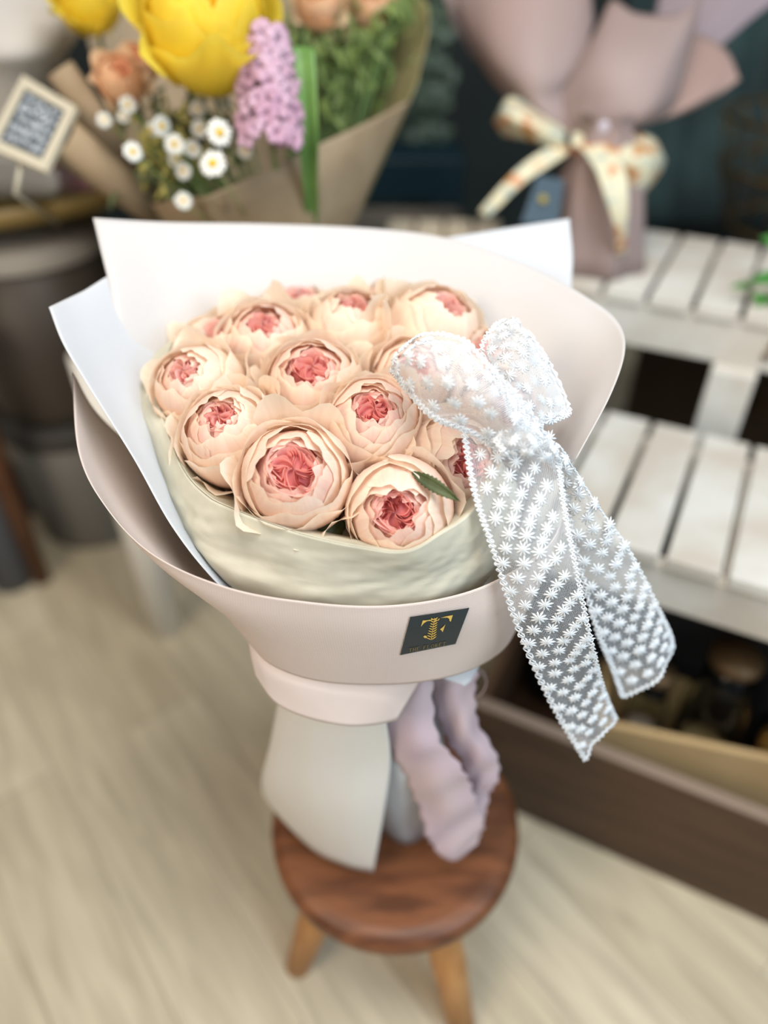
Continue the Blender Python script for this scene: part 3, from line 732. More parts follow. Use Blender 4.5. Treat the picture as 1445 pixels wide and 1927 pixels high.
# glass
def glass_mat():
    m = bpy.data.materials.new('jar_glass'); m.use_nodes = True; b = m.node_tree.nodes['Principled BSDF']
    b.inputs['Base Color'].default_value = (.9,.93,.88,1); b.inputs['Roughness'].default_value = .05; b.inputs['Transmission Weight'].default_value = 1; b.inputs['IOR'].default_value = 1.3
    return m
M_glass = glass_mat(); M_dry = mat('dried_stuff', (.30,.17,.06), .8, noise=((.42,.30,.16), 60, 3))
def jar(off, dep, r, h, label, fill, col=M_dry):
    c = a_ + pe*off + pg*dep; z = .021
    t = thing('glass_jar', label, 'jar', (c.x, c.y, z), 'glass jars in the pine tray')
    bm = nb(); lathe(bm, [(0,z),(r*.9,z),(r,z+.01),(r,z+h*.72),(r*.72,z+h*.86),(r*.70,z+h),(r*.66,z+h),(r*.68,z+h*.86),(r*.94,z+h*.71),(r*.94,z+.012),(0,z+.006)], (c.x,c.y,0), 24); part('glass', bm, M_glass, t)
    bm = nb(); lathe(bm, [(0,z+.008),(r*.9,z+.012),(r*.9,z+h*fill),(r*.5,z+h*fill+.008),(0,z+h*fill+.004)], (c.x,c.y,0), 20); part('contents', bm, col, t)
    bm = nb(); lathe(bm, [(0,z+h-.002),(r*.64,z+h-.002),(r*.76,z+h+.001),(r*.76,z+h+.014),(0,z+h+.016)], (c.x,c.y,0), 20); part('lid', bm, M_bolt, t)
jar(.07,.07,.030,.24,'leftmost glass jar in the pine tray, next to the lace tail',.5, mat('shells',(.55,.45,.38),.6,noise=((.35,.22,.2),80,2)))
jar(.16,.07,.046,.30,'wide glass jar in the middle of the pine tray under the bench',.35)
jar(.27,.065,.042,.26,'glass jar with amber contents at the right of the pine tray',.6, mat('amber',(.36,.17,.04),.5))
jar(.37,.07,.040,.32,'tall glass jar at the right frame edge under the bench',.5)
qb = b0 + e*.22 + g*.265; bm = nb(); box(bm, (qb.x,qb.y,.205), (.38,.11,.385), RB, .02)  # black bag added so the space under the bench reads as dark
single('dark_filler_bag', bm, mat('black_cloth', (.006,.006,.008), .8, bump=(20,.4)), 'black cloth bag added to darken the inside of the brown box', 'bag', smooth=False)

# ------------------------------------------------------------------ white table behind the bouquet
tb = thing('table', 'low grey-brown topped table with white legs behind the bouquet', 'table', (-.15,1.33,0))
bm = nb(); box(bm, (-.15,1.325,.625), (.62,.65,.03), 0, .004); part('tabletop', bm, mat('greyed_top', (.17,.145,.12), .6, noise=((.23,.20,.16), 6, 4)), tb, False)
M_whitep = mat('white_paint', (.82,.80,.74), .5)
bm = nb(); 
for a, b, c, d in ((-.15,1.03,.56,.02),(-.15,1.62,.56,.02),(-.43,1.325,.02,.55),(.13,1.325,.02,.55)): box(bm, (a,b,.575), (c,d,.069), 0, .002)
part('apron', bm, M_whitep, tb, False)
for x, y in ((-.437,1.03),(.13,1.06),(-.437,1.61),(.13,1.61)):
    bm = nb(); tube(bm, [(x,y,.608),(x,y,.3),(x,y,0)], [.040,.036,.030], 20); part('leg', bm, M_whitep, tb)

# slatted pale tray on the table
pt = thing('slatted_tray', 'pale wooden slatted tray on the table, seen just above the wrapping', 'tray', (.06,1.5,.64))
for k in range(4):
    bm = nb(); c = Vector((.03+.055*k, 1.425, .663)); box(bm, c, (.048,.09,.014), -.1, .004); part('slat', bm, mat('pale_slat_%d' % k, (.92,.78,.58), .6), pt, False)
for y in (1.40,1.45):
    bm = nb(); box(bm, (.11,y,.648), (.21,.02,.016), -.1, .002); part('runner', bm, M_pine, pt, False)
bm = nb(); box(bm, P(775,345,1.7)+Vector((0,.1,0)), (.24,.16,.10), 0, .008)
single('teal_box', bm, mat('teal_card', (.003,.025,.038), .5), 'dark teal box on the table behind the kraft bouquet', 'box', smooth=False)

# ------------------------------------------------------------------ kraft bouquet with yellow rose
def ksheet(rows, nu=30, nv=20, m=None, par=None, name='kraft_sheet', world=False):
    return solid(part(name, Patch(rows, world).mesh(nu, nv), m or M_kraft, par), .0008)
kb = thing('kraft_wrapping', 'brown kraft paper wrapping of the yellow rose bouquet on the table', 'wrapping paper', P(560,560,1.08))
ksheet([[(385,372,.86),(480,330,.86),(600,272,.88),(700,225,.92),(772,186,.97)],
        [(400,420,.90),(490,385,.885),(600,345,.895),(670,315,.93),(722,290,.97)],
        [(470,500,.98),(520,490,.96),(580,470,.95),(630,450,.97),(665,430,1.0)],
        [(545,600,1.08),(560,600,1.07),(575,600,1.06),(590,600,1.07),(600,600,1.08)]], par=kb)
M_kraft2 = mat('green_tinted_kraft', (.34,.30,.15), .6, noise=((.27,.26,.10), 9, 3), transl=.25)
ksheet([[(560,-60,1.15),(660,-60,1.14),(740,-30,1.10),(800,0,1.05),(808,60,1.0)],
        [(570,60,1.12),(650,50,1.12),(720,60,1.09),(775,90,1.04),(793,120,.99)],
        [(580,200,1.10),(640,200,1.10),(690,200,1.08),(740,200,1.03),(772,188,.975)],
        [(570,450,1.10),(600,450,1.10),(620,450,1.08),(640,450,1.05),(665,430,1.01)],
        [(560,600,1.10),(570,600,1.10),(580,600,1.09),(590,600,1.08),(600,600,1.08)]], m=M_kraft2, par=kb)
ksheet([[(150,-40,1.12),(190,-50,1.15),(240,-60,1.16),(400,-60,1.18),(560,-60,1.18)],
        [(160,60,1.12),(210,80,1.14),(280,90,1.16),(420,90,1.17),(560,90,1.17)],
        [(215,200,1.08),(280,220,1.12),(350,240,1.15),(450,250,1.15),(560,250,1.15)],
        [(290,400,1.04),(350,420,1.08),(420,430,1.10),(500,430,1.10),(560,430,1.10)],
        [(500,600,1.08),(510,600,1.09),(530,600,1.10),(545,600,1.10),(560,600,1.10)]], m=mat('shaded_kraft', (.33,.25,.16), .7), par=kb)
ksheet([[(285,385,.93),(330,375,.90),(390,372,.87),(420,380,.865)],[(330,440,.96),(370,430,.93),(410,425,.91),(440,430,.91)],[(500,600,1.07),(520,600,1.07),(540,600,1.07),(550,600,1.07)]], par=kb)
# yellow rose: loose, ruffled
ypal = ((1.0,.86,.14),(.99,.76,.03),(1.0,.80,.06),(.98,.62,.01),(.9,.45,.0))
cy = P(385,38,.80)
KB = P(560,600,1.07)
rose('large ruffled bright yellow rose at the top of the kraft bouquet', cy, (Vector((0,0,CAM_H))-cy).normalized()*.75 + UP*.62, 112*.80/F, 41, open_=.70, pink=.6, group=None, pal=ypal, guard=4, lip=.07, stem_to=KB, rm=1.4)
cy = P(165,-5,.95)
rose('smaller yellow rose cut by the top edge at the left', cy, Vector((0,-.4,1)), 55*.95/F, 42, open_=.6, pink=.6, group=None, pal=ypal, guard=4, lip=.15, stem_to=P(260,380,1.05))
opal = ((.95,.72,.48),(.93,.60,.34),(.95,.64,.44),(.92,.50,.26),(.8,.34,.15))
for k, (px, py, rp, t, lab) in enumerate(((228,150,42,.88,'peach orange bloom at the left of the yellow rose'),(262,120,32,.93,'small orange bloom tucked behind the yellow rose'),
      (600,8,40,.95,'orange bloom at the top edge right of the yellow rose'),(700,8,44,1.0,'orange bloom at the top edge by the kraft fold'))):
    cy = P(px,py,t); rose(lab, cy, (Vector((0,0,CAM_H))-cy).normalized()+UP*.7, rp*t/F, 50+k, open_=.7, pink=.3, group='small orange blooms', pal=opal, guard=3, lip=.12, stem_to=KB, name='orange_bloom')
# daisies
M_dw = mat('daisy_white', (.88,.88,.82), .6, transl=.2); M_dy = mat('daisy_yellow', (.75,.48,.03), .7)
dz = [(413,250,25,.80),(400,308,27,.80),(305,238,20,.83),(328,272,19,.83),(375,243,16,.86),(362,280,17,.85),(250,286,19,.82),(285,245,14,.86),(345,322,16,.86),(240,198,16,.86),(196,226,14,.88),
      (408,165,17,.88),(345,378,17,.86),(462,285,14,.88),(420,190,15,.9),(330,300,14,.87),(372,205,15,.88),(232,220,12,.88)]
names = ['biggest daisy right under the yellow rose','lowest of the two big daisies left of the pink stock','daisy at the left end of the middle daisy row','daisy in the middle of the cluster','small daisy up beside the big one',
 'small daisy left of the lower big daisy','lone daisy hanging low at the left over the kraft roll','tiny daisy at the upper left of the cluster','half open daisy below the cluster','daisy near the peach bloom','daisy bud over the kraft roll at far left',
 'daisy tucked under the yellow petals','lowest daisy just above the white paper','daisy against the bottom of the pink stock','daisy between yellow rose and pink stock','small daisy deep in the cluster','small daisy in front of dark leaves','tiny daisy beside the peach bloom']
def daisy(px, py, rp, t, lab, k):
    r = random.Random(k); c = P(px,py,t); R = rp*t/F; n = ((Vector((0,0,CAM_H))-c).normalized() + Vector((r.uniform(-.4,.4), r.uniform(-.4,.4), r.uniform(-.1,.5)))).normalized()
    x = n.orthogonal().normalized(); y = n.cross(x)
    T = thing('daisy', 'white ' + lab, 'flower', c, 'white daisies in the kraft bouquet')
    bm = nb(); np_ = 14
    for i in range(np_):
        a = 2*PI*i/np_ + r.uniform(-.08,.08); d = x*math.cos(a)+y*math.sin(a); s = -x*math.sin(a)+y*math.cos(a); L = R*r.uniform(.92,1.05)
        rows = [(.25,.06),(.55,.17),(.85,.19),(1.0,.08)]
        pv = None
        for (q, wd) in rows:
            cur = [bm.verts.new(c + d*L*q + s*R*wd*k2 + n*R*(.05*math.sin(q*3)-(.04 if k2 else 0))) for k2 in (-1,0,1)]
            if pv: 
                for m_ in range(2): bm.faces.new((pv[m_],pv[m_+1],cur[m_+1],cur[m_]))
            pv = cur
    solid(part('petals', bm, M_dw, T), .0004)
    bm = nb(); lathe(bm, [(0,.28),(.15,.25),(.28,.14),(.32,0),(.2,-.08),(0,-.1)], (0,0,0), 14)
    bmesh.ops.transform(bm, matrix=Matrix.Translation(c) @ Matrix((x,y,n)).transposed().to_4x4() @ Matrix.Diagonal((R,R,R,1)), verts=bm.verts); part('centre', bm, M_dy, T)
    bm = nb(); tube(bm, [c - n*R*.1, c.lerp(KB,.35)+Vector((0,.02,.0)), KB], .001, 6); part('stem', bm, M_leaf2, T)
for k, d in enumerate(dz): daisy(*d, names[k], k)
# pink stock spike
M_stock = mat('stock_pink', (.58,.34,.46), .6, transl=.25, noise=((.70,.48,.60), 40, 2))
sp = thing('stock_flower', 'pinkish lilac stock flower spike right of the yellow rose', 'flower', KB)
bm = nb(); tube(bm, [P(500,70,.805), P(505,160,.81), P(512,270,.84), KB], .0025, 8); part('stem', bm, M_leaf2, sp)
r = random.Random(5)
def floret(c, R, n, m, par, name='floret'):
    x = n.orthogonal().normalized(); y = n.cross(x); bm = nb()
    for i in range(5):
        a = 2*PI*i/5 + r.uniform(-.3,.3); d = (x*math.cos(a)+y*math.sin(a)); s = -x*math.sin(a)+y*math.cos(a); pv = None
        for q, wd, h in ((.05,.1,0),(.45,.42,.25),(.85,.50,.22),(1.1,.25,.02)):
            cur = [bm.verts.new(c + d*R*q + s*R*wd*k2 + n*R*(h + .12*abs(k2)*r.uniform(-1,1))) for k2 in (-1,-.4,.4,1)]
            if pv:
                for m_ in range(3): bm.faces.new((pv[m_],pv[m_+1],cur[m_+1],cur[m_]))
            pv = cur
    return solid(part(name, bm, m, par), .0004)
for k in range(46):
    f = k/45; py = 62 + 205*f; wd = 30 + 18*math.sin(min(1,f*1.6)*PI/2); px = 495 + 14*f + wd*math.sin(k*2.4); dep = .80 - .02*math.cos(k*2.4)
    c = P(px, py + r.uniform(-6,6), dep); floret(c, .0125*r.uniform(.8,1.15), ((Vector((0,0,CAM_H))-c).normalized() + RIGHT*math.sin(k*2.4)*.8 + UP*.3).normalized(), M_stock, sp)
# strap leaf
lf1 = Patch([[(537,92,.80),(562,86,.805),(592,92,.80)],[(548,170,.80),(570,165,.81),(596,170,.80)],[(562,250,.82),(578,250,.828),(599,255,.82)],[(568,330,.86),(582,330,.868),(598,335,.86)],[(574,415,.92),(586,415,.925),(598,415,.92)],[(570,560,1.05),(576,560,1.05),(582,560,1.05)]])
solid(single('strap_leaf', lf1.mesh(6, 40), mat('bright_strap_green', (.12,.26,.06), .4, noise=((.18,.34,.09), 20, 2), transl=.2), 'long bright green strap leaf hanging down in front of the kraft paper', 'leaf'), .0006)
# foliage filler
def foliage(name, label, cx, cy, t, wpx, hpx, n, Ll, m, seed, base):
    r = random.Random(seed); T = thing(name, label, 'foliage', base); bm = nb(); bs = nb()
    for i in range(n):
        px = cx + r.gauss(0,wpx*.45); py = cy + r.gauss(0,hpx*.45); c = P(px,py,t+r.uniform(-.05,.06))
        d = (UP*r.uniform(.2,1)+RIGHT*r.uniform(-.9,.9)-FWD*r.uniform(-.2,.5)).normalized()*Ll*r.uniform(.6,1.3)
        q = leaf_mesh(c-d*.5, c+d*.5, Ll*.16, (-FWD+UP*.4), 6, 0)
        me = bpy.data.meshes.new('t'); q.to_mesh(me); q.free(); bm.from_mesh(me); bpy.data.meshes.remove(me)
        if i % 5 == 0: tube(bs, [c, c.lerp(Vector(base),.5), base], .0012, 5)
    o = part('leaves', bm, m, T); o['kind'] = 'stuff'; part('stem', bs, M_stem, T)
foliage('foliage_sprig', 'fine green foliage behind the strap leaf in the kraft bouquet', 610, 100, 1.0, 130, 130, 260, .03, M_leaf2, 1, KB)
foliage('foliage_sprig', 'dark green leaves under the daisies', 350, 270, .95, 110, 110, 200, .028, M_leaf, 2, KB)
foliage('foliage_sprig', 'yellow green filler leaves around the daisy stems', 325, 280, .90, 80, 100, 80, .022, mat('olive_filler',(.30,.26,.06),.6), 3, KB)
foliage('foliage_sprig', 'green leaves at the top edge beside the kraft fold', 730, 30, 1.02, 60, 30, 60, .035, M_leaf2, 4, KB)

# kraft rolls and other wrappings at the left
def roll(px0, py0, px1, py1, t0, t1, r0, r1, label):
    a, b = P(px0,py0,t0), P(px1,py1,t1); bm = nb(); tube(bm, [a, a.lerp(b,.5), b], [r0,(r0+r1)/2,r1], 20, caps=False)
    solid(single('kraft_roll', bm, M_kraft, label, 'paper roll', 'rolled kraft sheets at the left'), .001)
roll(112,130,335,440,.93,1.06,.018,.015,'slim kraft paper roll running down beside the chalkboard')
roll(118,262,300,405,.90,1.0,.026,.020,'thicker kraft paper roll below the slim one, under the chalkboard')
gw = thing('grey_wrapping', 'large pale grey paper wrapping at the top left corner', 'wrapping paper', P(60,380,1.2))
ksheet([[(-120,-80,1.0),(0,-90,1.02),(120,-80,1.04),(165,-20,1.1)],[(-120,60,1.0),(0,80,.98),(110,70,1.02),(150,60,1.08)],[(-110,150,1.05),(0,165,1.03),(70,160,1.05),(115,130,1.1)],[(-60,330,1.18),(0,370,1.18),(40,370,1.2),(60,330,1.2)]], m=mat('pale_grey_wrap', (.50,.47,.43), .6), par=gw, name='sheet')
ksheet([[(-60,300,1.1),(40,300,1.1),(110,330,1.12)],[(-60,350,1.15),(40,350,1.15),(110,360,1.15)],[(-60,372,1.2),(40,372,1.2),(90,370,1.2)]], m=mat('cool_grey_wrap', (.42,.43,.44), .6), par=gw, name='lower_fold')
# chalkboard
cb = thing('chalkboard_sign', 'small tilted chalkboard with pale wooden frame at the left edge', 'sign', P(62,240,.90))
TL, TR, BR, BL_ = P(45,145,.93), P(146,205,.90), P(88,326,.87), P(-24,278,.90)
def quadslab(corners, th, m, name, par, off=0):
    n = (corners[1]-corners[0]).cross(corners[3]-corners[0]).normalized()
    if n.dot(FWD) > 0: n = -n
    bm = nb(); f = [bm.verts.new(c + n*off) for c in corners]; b = [bm.verts.new(c + n*(off-th)) for c in corners]
    bm.faces.new(f); bm.faces.new(b[::-1])
    for i in range(4): bm.faces.new((f[i], b[i], b[(i+1)%4], f[(i+1)%4]))
    bmesh.ops.recalc_face_normals(bm, faces=bm.faces)
    return part(name, bm, m, par, False)
def Q(u, v): return TL.lerp(TR,u).lerp(BL_.lerp(BR,u), v)
quadslab([Q(.08,.08),Q(.92,.08),Q(.92,.92),Q(.08,.92)], .002, mat('slate', (.06,.075,.09), .6), 'slate', cb, .001)
M_fr = mat('pale_frame', (.55,.50,.38), .6); bmf = nb()
for a, b, c, d in ((0,0,1,.13),(0,.87,1,1),(0,.13,.13,.87),(.87,.13,1,.87)):
    cs = [Q(a,b),Q(c,b),Q(c,d),Q(a,d)]; n = (cs[1]-cs[0]).cross(cs[3]-cs[0]).normalized()
    if n.dot(FWD) > 0: n = -n
    f = [bmf.verts.new(x_+n*.003) for x_ in cs]; bb = [bmf.verts.new(x_-n*.004) for x_ in cs]
    bmf.faces.new(f); bmf.faces.new(bb[::-1])
    for i in range(4): bmf.faces.new((f[i], bb[i], bb[(i+1)%4], f[(i+1)%4]))
bmesh.ops.recalc_face_normals(bmf, faces=bmf.faces); part('frame', bmf, M_fr, cb, False)
bm = nb(); r = random.Random(8); nC = (TR-TL).cross(BL_-TL).normalized(); nC = -nC if nC.dot(FWD) > 0 else nC
for line in range(5):
    v = .22 + .135*line; pts = []
    for i in range(34):
        u = .2 + .6*i/33; pts.append(Q(u + .02*math.sin(i*2.1), v + .05*math.sin(i*1.9+line*2)*r.uniform(.3,1.2) + r.uniform(-.03,.03)) + nC*.0016)
    tube(bm, pts, .0011, 5)
part('chalk_writing', bm, mat('chalk', (.62,.66,.70), .8), cb)
bm = nb(); tube(bm, [Q(.5,.9)-nC*.004, Q(.5,1.3)-nC*.02, P(110,420,1.12)], .003, 8); part('stake', bm, M_fr, cb)

# round side table with gold rim, left
rt = thing('side_table', 'round side table with ochre rim at the left edge behind the bouquet', 'side table', (-.80,1.55,0))
TZ = .750
cxy = (-.80,1.57)
bm = nb(); lathe(bm, [(0,TZ-.02),(.40,TZ-.02),(.41,TZ-.012),(.41,TZ+.012),(.402,TZ+.012),(.40,TZ-.003),(0,TZ-.003)], (cxy[0],cxy[1],0), 64); part('tabletop', bm, mat('ochre_rim', (.22,.15,.045), .45), rt)
bm = nb(); lathe(bm, [(0,.0),(.18,0),(.18,.015),(.03,.03),(.025,TZ-.02),(0,TZ-.02)], (cxy[0],cxy[1],0), 24); part('pedestal', bm, mat('dark_metal', (.02,.02,.025), .5), rt)
M_pw = mat('pink_card', (.62,.30,.34), .6)
for k, (px, py, m_, lab, wd) in enumerate(((118,352,mat('blush_card',(.55,.36,.35),.6),'dull pink card box on the side table beside the kraft roll',.035),(180,365,M_pw,'strong pink box at the right end of the side table',.030),(150,360,mat('beige_card',(.48,.40,.34),.6),'beige box between the two pink boxes',.030),(40,372,mat('ochre_card',(.36,.26,.05),.6),'ochre yellow box lying flat on the side table',.12))):
    c = P(px,py,1.33+.01*k); hh = max(.03, (c.z-TZ+.02)); bm = nb(); box(bm, (c.x, c.y, TZ-.0025+hh/2), (wd*1.6, .06, hh), .1*k, .003); single('card_box', bm, m_, lab, 'box', 'boxes on the side table', smooth=False)

# clutter at the left: white bin, dark wood stand, grey buckets, brass pot
def lid_bin(c, r_, h, m, m2, label, name='storage_bin', z0=0):
    t = thing(name, label, 'container', (c[0],c[1],z0))
    bm = nb(); lathe(bm, [(0,z0),(r_*.85,z0),(r_*.88,z0+.01),(r_,z0+h*.93),(r_*.96,z0+h*.93),(r_*.8,z0+.012),(0,z0+.012)], (c[0],c[1],0), 32); part('body', bm, m, t)
    bm = nb(); lathe(bm, [(r_*1.03,z0+h*.88),(r_*1.06,z0+h*.94),(r_*1.0,z0+h),(0,z0+h*1.02),(0,z0+h*.94),(r_*1.02,z0+h*.935)], (c[0],c[1],0), 32); part('lid', bm, m2, t)
    return t
M_gy = mat('grey_plastic', (.13,.125,.115), .5); M_wb = mat('bone_plastic', (.42,.39,.34), .5)
lid_bin((-.68,1.40), .15, .32, mat('warm_grey_plastic',(.15,.14,.12),.5), mat('dark_lid',(.04,.036,.032),.5), 'grey tub on the floor at the left carrying the taller brown bin')
lid_bin((-.68,1.40), .15, .355, mat('brown_grey_plastic',(.06,.048,.036),.5), M_wb, 'dark brown bin with a bone white lid stacked on the grey tub', z0=.328)
lid_bin((-.80,1.17), .05, .30, mat('charcoal_plastic',(.06,.062,.065),.5), M_gy, 'slim charcoal bucket with grey lid on the floor at the left edge', name='bucket')
lid_bin((-.47,1.33), .09, .36, mat('navy_plastic',(.008,.012,.03),.5), mat('navy_lid',(.012,.016,.035),.5), 'dark navy bucket behind the left corner of the wrapping', name='bucket')
stn = thing('wooden_stand', 'dark reddish-brown wooden plant stand at the left edge of the frame', 'stand', (-.87,1.17,0))
M_rw = mat('red_brown_wood', (.085,.032,.014), .45, noise=((.12,.05,.02), 6, 4))
for x, y in ((-.575,.93),(-.80,.93),(-.80,1.12),(-.575,1.12)):
    pass
for (x, y) in ((-.74,1.17),(-1.0,1.17)):
    bm = nb(); tube(bm, [(x+.0,y,.56),(x,y,.28),(x+.0,y,0)], [.024,.022,.018], 14); part('leg', bm, M_rw, stn)
bm = nb(); box(bm, (-.87,1.17,.57), (.34,.06,.025), 0, .004); part('rail', bm, M_rw, stn, False)
bm = nb(); box(bm, (-.87,1.17,.24), (.24,.025,.03), 0, .004); part('stretcher', bm, M_rw, stn, False)
bm = nb(); c = Vector((-.93,1.0,0)); lathe(bm, [(0,0),(.06,0),(.085,.05),(.09,.12),(.07,.2),(.06,.22),(.055,.22),(.062,.2),(0,.02)], (c.x, c.y, c.z-.12 if c.z > .12 else 0), 32)
bmesh.ops.translate(bm, verts=bm.verts, vec=(0,0,-min(v.co.z for v in bm.verts)))
single('brass_pot', bm, mat('brass', (.22,.12,.015), .4, metal=.5), 'dark golden pot cut by the left edge of the frame', 'pot')

# ------------------------------------------------------------------ dusty pink bouquet on the upper tier
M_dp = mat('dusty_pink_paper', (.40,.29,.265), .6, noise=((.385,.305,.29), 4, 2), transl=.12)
pk = thing('pink_wrapping', 'dusty pink paper wrapping of a bouquet standing on the upper tier of the bench', 'wrapping paper', P(1130,470,1.22))
def psheet(rows, name='sheet', m=None): return solid(part(name, Patch(rows).mesh(30,24), m or M_dp, pk), .001)
TIE = 1.14
psheet([[(840,-60,1.18),(930,-80,1.12),(1020,-80,1.10),(1100,-60,1.12),(1118,40,1.14)],
        [(880,70,1.17),(930,90,1.11),(1000,110,1.08),(1060,120,1.09),(1105,110,1.12)],
        [(930,160,1.17),(970,180,1.12),(1010,195,1.10),(1050,190,1.11),(1080,170,1.13)],
        [(1040,262,1.15),(1060,262,1.13),(1085,262,1.12),(1100,262,1.13),(1110,262,1.14)]])
psheet([[(1130,60,1.14),(1150,0,1.13),(1200,25,1.10),(1290,20,1.10),(1330,-60,1.14)],
        [(1060,160,1.12),(1120,110,1.07),(1190,110,1.05),(1260,110,1.06),(1300,80,1.10)],
        [(1060,215,1.12),(1110,200,1.08),(1160,205,1.06),(1220,210,1.06),(1262,200,1.10)],
        [(1065,262,1.13),(1090,262,1.11),(1120,262,1.10),(1150,262,1.10),(1185,240,1.12)]])
psheet([[(1270,60,1.16),(1330,70,1.14),(1370,100,1.13),(1392,150,1.12)],
        [(1240,130,1.14),(1290,150,1.12),(1330,170,1.11),(1352,178,1.12)],
        [(1200,190,1.13),(1230,205,1.12),(1260,215,1.11),(1280,215,1.12)],
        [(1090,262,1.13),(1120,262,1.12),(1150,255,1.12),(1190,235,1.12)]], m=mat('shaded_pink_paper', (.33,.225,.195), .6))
psheet([[(1250,-80,1.25),(1340,-120,1.22),(1460,-100,1.2),(1475,-10,1.2)],
        [(1230,40,1.22),(1290,40,1.20),(1350,30,1.19),(1410,40,1.20)],
        [(1180,120,1.18),(1230,110,1.17),(1280,105,1.17),(1330,108,1.18)],
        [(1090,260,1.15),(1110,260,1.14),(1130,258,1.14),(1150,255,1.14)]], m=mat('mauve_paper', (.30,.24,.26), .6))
psheet([[(835,-20,1.25),(850,40,1.22),(880,90,1.20),(890,110,1.19)],[(900,-40,1.26),(930,60,1.23),(960,120,1.21),(980,160,1.2)],[(1080,240,1.17),(1085,250,1.17),(1090,255,1.17),(1092,262,1.17)]], name='back_sheet')
# body below the tie (cone shaped skirt down to the bench)
bm = nb(); ring0 = P(1110,258,1.14); ctr = Vector((.345,1.175,0))
lathe(bm, [(.082,.6905),(.076,.72),(.064,.80),(.040,.875),(.030,.90),(.034,.905)], (ring0.x*.35+ctr.x*.65, 1.19, 0), 40)
for v in bm.verts:
    a = math.atan2(v.co.y-1.19, v.co.x-.345); f = (v.co.z-.69)/.21
    v.co.x += (ring0.x-.345)*max(0,f)*.5; rr = .006*math.sin(a*7)*(1-f*.4); v.co.x += rr*math.cos(a); v.co.y += rr*math.sin(a)
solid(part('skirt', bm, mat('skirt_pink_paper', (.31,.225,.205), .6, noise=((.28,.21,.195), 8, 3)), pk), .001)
# printed ribbon
def print_mat():
    m = bpy.data.materials.new('floral_print'); m.use_nodes = True; N = m.node_tree.nodes; L = m.node_tree.links; b = N['Principled BSDF']; b.inputs['Roughness'].default_value = .5
    tc = N.new('ShaderNodeTexCoord'); v = N.new('ShaderNodeTexNoise'); v.inputs['Scale'].default_value = 34; v.inputs['Detail'].default_value = 1; L.new(tc.outputs['Object'], v.inputs[0])
    rp = N.new('ShaderNodeValToRGB'); E_ = rp.color_ramp.elements
    E_[0].position = .33; E_[0].color = (.35,.42,.38,1); E_[1].position = .43; E_[1].color = (.66,.62,.44,1)
    for p_, c_ in ((.55,(.68,.62,.42,1)),(.62,(.60,.22,.10,1)),(.70,(.42,.28,.08,1))): x_ = E_.new(p_); x_.color = c_
    L.new(v.outputs[0], rp.inputs[0]); L.new(rp.outputs[0], b.inputs['Base Color']); return m
M_pr = print_mat()
pb = thing('printed_bow', 'cream floral printed ribbon bow tied round the dusty pink bouquet', 'bow', P(1090,275,1.08))
def prib(rows, name): solid(part(name, Patch(rows).mesh(12,24), M_pr, pb), .0008)
prib([[(1065,245,1.09),(1062,262,1.075),(1068,285,1.09)],[(1020,215,1.10),(1010,235,1.06),(1020,270,1.08)],[(960,180,1.11),(950,215,1.07),(975,262,1.10)],[(928,232,1.13),(935,240,1.12),(945,255,1.13)]], 'loop')
prib([[(1105,262,1.09),(1100,275,1.08),(1105,292,1.09)],[(1160,250,1.09),(1150,285,1.05),(1160,335,1.08)],[(1225,255,1.11),(1225,300,1.07),(1205,362,1.10)],[(1252,300,1.13),(1245,320,1.12),(1222,352,1.13)]], 'loop')
prib([[(1060,262,1.09),(1075,285,1.085)],[(1010,290,1.08),(1030,315,1.075)],[(960,330,1.08),(985,345,1.075)],[(900,398,1.10),(918,410,1.095)]], 'tail')
prib([[(1090,275,1.06),(1135,262,1.06)],[(1120,320,1.04),(1172,310,1.04)],[(1138,370,1.04),(1182,365,1.04)],[(1156,430,1.065),(1180,430,1.065)],[(1158,478,1.11),(1176,478,1.11)]], 'tail')
prib([[(1078,248,1.08),(1112,250,1.08)],[(1075,270,1.065),(1115,272,1.065)],[(1082,292,1.08),(1108,292,1.08)]], 'knot')
tg = thing('gift_tag', 'dark teal tag with a tiny gold mark hanging on the dusty pink bouquet', 'tag', P(1030,370,1.05))
quadslab([P(1012,330,1.07),P(1062,338,1.07),P(1050,425,1.07),P(980,420,1.07)], .001, mat('teal_tag', (.02,.055,.085), .5), 'card', tg)
bm = nb(); c = P(1022,375,1.067); lathe(bm, [(0,0),(.007,0),(.007,.001),(0,.001)], (0,0,0), 6); bmesh.ops.transform(bm, matrix=Matrix.Translation(c) @ (-FWD).to_track_quat('Z','Y').to_matrix().to_4x4(), verts=bm.verts); part('gold_mark', bm, mat('tag_gold',(.35,.28,.06),.5), tg)
c = P(1132,240,1.06); bm = nb(); bmesh.ops.create_icosphere(bm, subdivisions=3, radius=.014, matrix=Matrix.Translation(c)); single('ribbon_rosette', bm, mat('pale_lilac', (.50,.45,.50), .6, bump=(60,.5)), 'pale lilac puff above the printed bow', 'ornament')

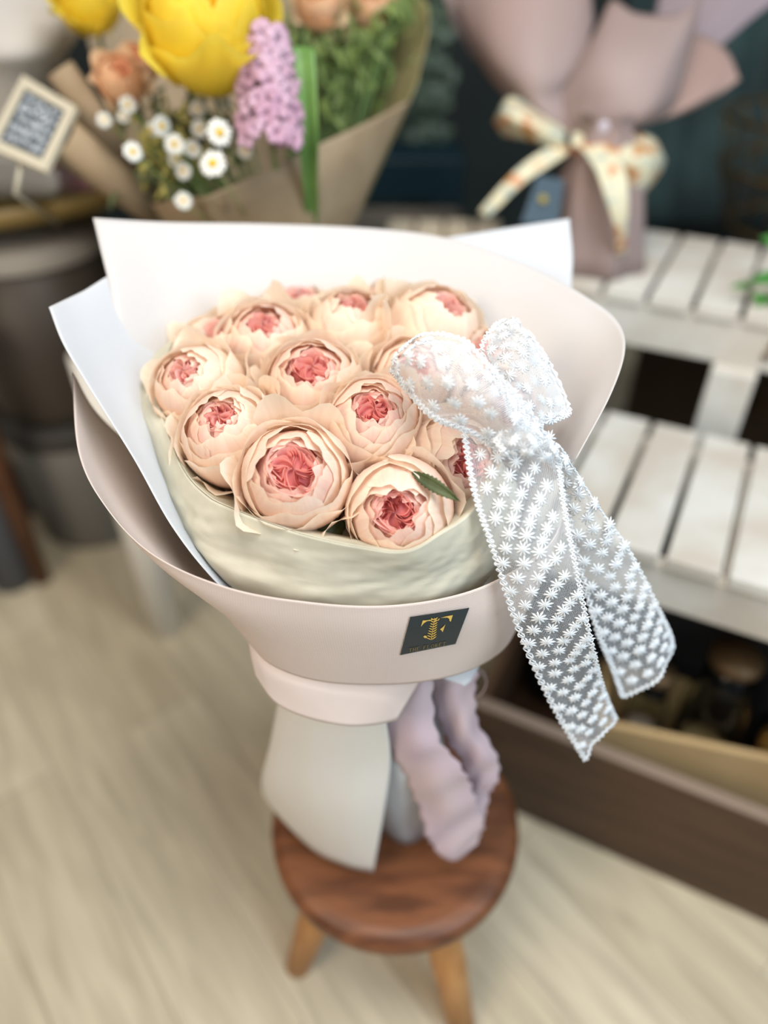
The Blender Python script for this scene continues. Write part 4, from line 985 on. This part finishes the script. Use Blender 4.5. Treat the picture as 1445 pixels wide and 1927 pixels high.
# ivy at right edge
iv = thing('ivy_plant', 'green ivy shoots at the right edge of the frame above the bench', 'plant', P(1530,500,1.15))
M_ivy = mat('ivy_green', (.06,.22,.04), .45, noise=((.10,.30,.06), 30, 2))
for k, (a, b, wd) in enumerate(((( 1475,470),(1428,448),.012),((1480,520),(1404,532),.012),((1450,590),(1412,552),.014),((1480,560),(1440,572),.012),((1410,538),(1372,542),.006),((1500,600),(1470,560),.012),((1500,440),(1450,430),.012))):
    solid(part('leaf', leaf_mesh(P(*a,1.08), P(*b,1.05), wd, -FWD, 10, .12), M_ivy, iv), .0006)
bm = nb()
for a in ((1440,452),(1420,535),(1430,575),(1460,500)): tube(bm, [P(1530,520,1.14), P((a[0]+1530)/2,(a[1]+500)/2,1.09), P(*a,1.06)], .0012, 6)
part('stem', bm, M_stem, iv)
c = q0 + e*.44 + g*.12; bm = nb(); lathe(bm, [(0,.6905),(.04,.6905),(.055,.79),(.06,.795),(.054,.795),(.05,.78),(0,.78)], (c.x,c.y,0), 28); part('pot', bm, mat('white_pot', (.5,.48,.45), .5), iv)

# gold wire basket behind the bench
wb = thing('wire_basket', 'dim brass wire basket in the dark behind the bench', 'basket', (.95,1.75,.56))
M_wire = mat('brass_wire', (.16,.10,.03), .4, metal=.6)
cx, cy_, cz = .93, 1.72, .58
bm = nb(); R_ = .21
for z_, rr in ((cz+.22,R_),(cz+.12,R_*.92),(cz,R_*.7)): tube(bm, [(cx+rr*math.cos(2*PI*i/40), cy_+rr*math.sin(2*PI*i/40), z_) for i in range(41)], .005, 6)
part('hoop', bm, M_wire, wb)
bm = nb()
for i in range(20):
    a = 2*PI*i/20; tube(bm, [(cx+rr*math.cos(a+tw), cy_+rr*math.sin(a+tw), z_) for z_, rr, tw in ((cz,R_*.7,0),(cz+.12,R_*.92,.3),(cz+.22,R_,.6))], .003, 5)
part('wire', bm, M_wire, wb)

# eucalyptus and curtain in the dark background
vs = thing('eucalyptus', 'blurred grey-green eucalyptus branches in the dark behind the kraft bouquet', 'plant', (.12,2.0,.0))
M_eu = mat('eucalyptus_leaf', (.12,.17,.13), .6); r = random.Random(21); bm = nb(); bs = nb()
for s_ in range(9):
    px0 = 815 + 75*r.uniform(-1,1); base = Vector((.12,2.05,.55)); top = P(px0, r.uniform(-60,60), 1.6)
    for i in range(16):
        f = i/15; c = base.lerp(top, .35+.65*f) + Vector((r.uniform(-.03,.03), r.uniform(-.03,.03), r.uniform(-.02,.02)))
        d = Vector((r.uniform(-1,1), r.uniform(-.5,.5), r.uniform(-.3,1))).normalized()*.04
        q = leaf_mesh(c, c+d, .014, -FWD, 6, 0); me = bpy.data.meshes.new('t'); q.to_mesh(me); q.free(); bm.from_mesh(me); bpy.data.meshes.remove(me)
    tube(bs, [base, base.lerp(top,.5), top], .002, 5)
o = part('leaves', bm, M_eu, vs); o['kind'] = 'stuff'; part('stem', bs, M_stem, vs)
bm = nb(); lathe(bm, [(0,.0),(.10,.0),(.11,.3),(.08,.52),(.09,.56),(.08,.56),(0,.5)], (.12,2.05,0), 28); part('vase', bm, mat('dark_vase', (.015,.03,.035), .3), vs)
cu = Patch([[(1180+60*i, -200, 1.95+.03*(i%2)) for i in range(9)],[(1180+50*i, 120, 2.05+.03*(i%2)) for i in range(9)],[(1150+48*i, 420, 2.15+.03*(i%2)) for i in range(9)]])
solid(single('curtain', cu.mesh(60, 10), mat('teal_cloth', (.045,.085,.085), .8, noise=((.02,.03,.03), 3, 2)), 'dull teal curtain hanging in the background at the right edge', 'curtain'), .002)
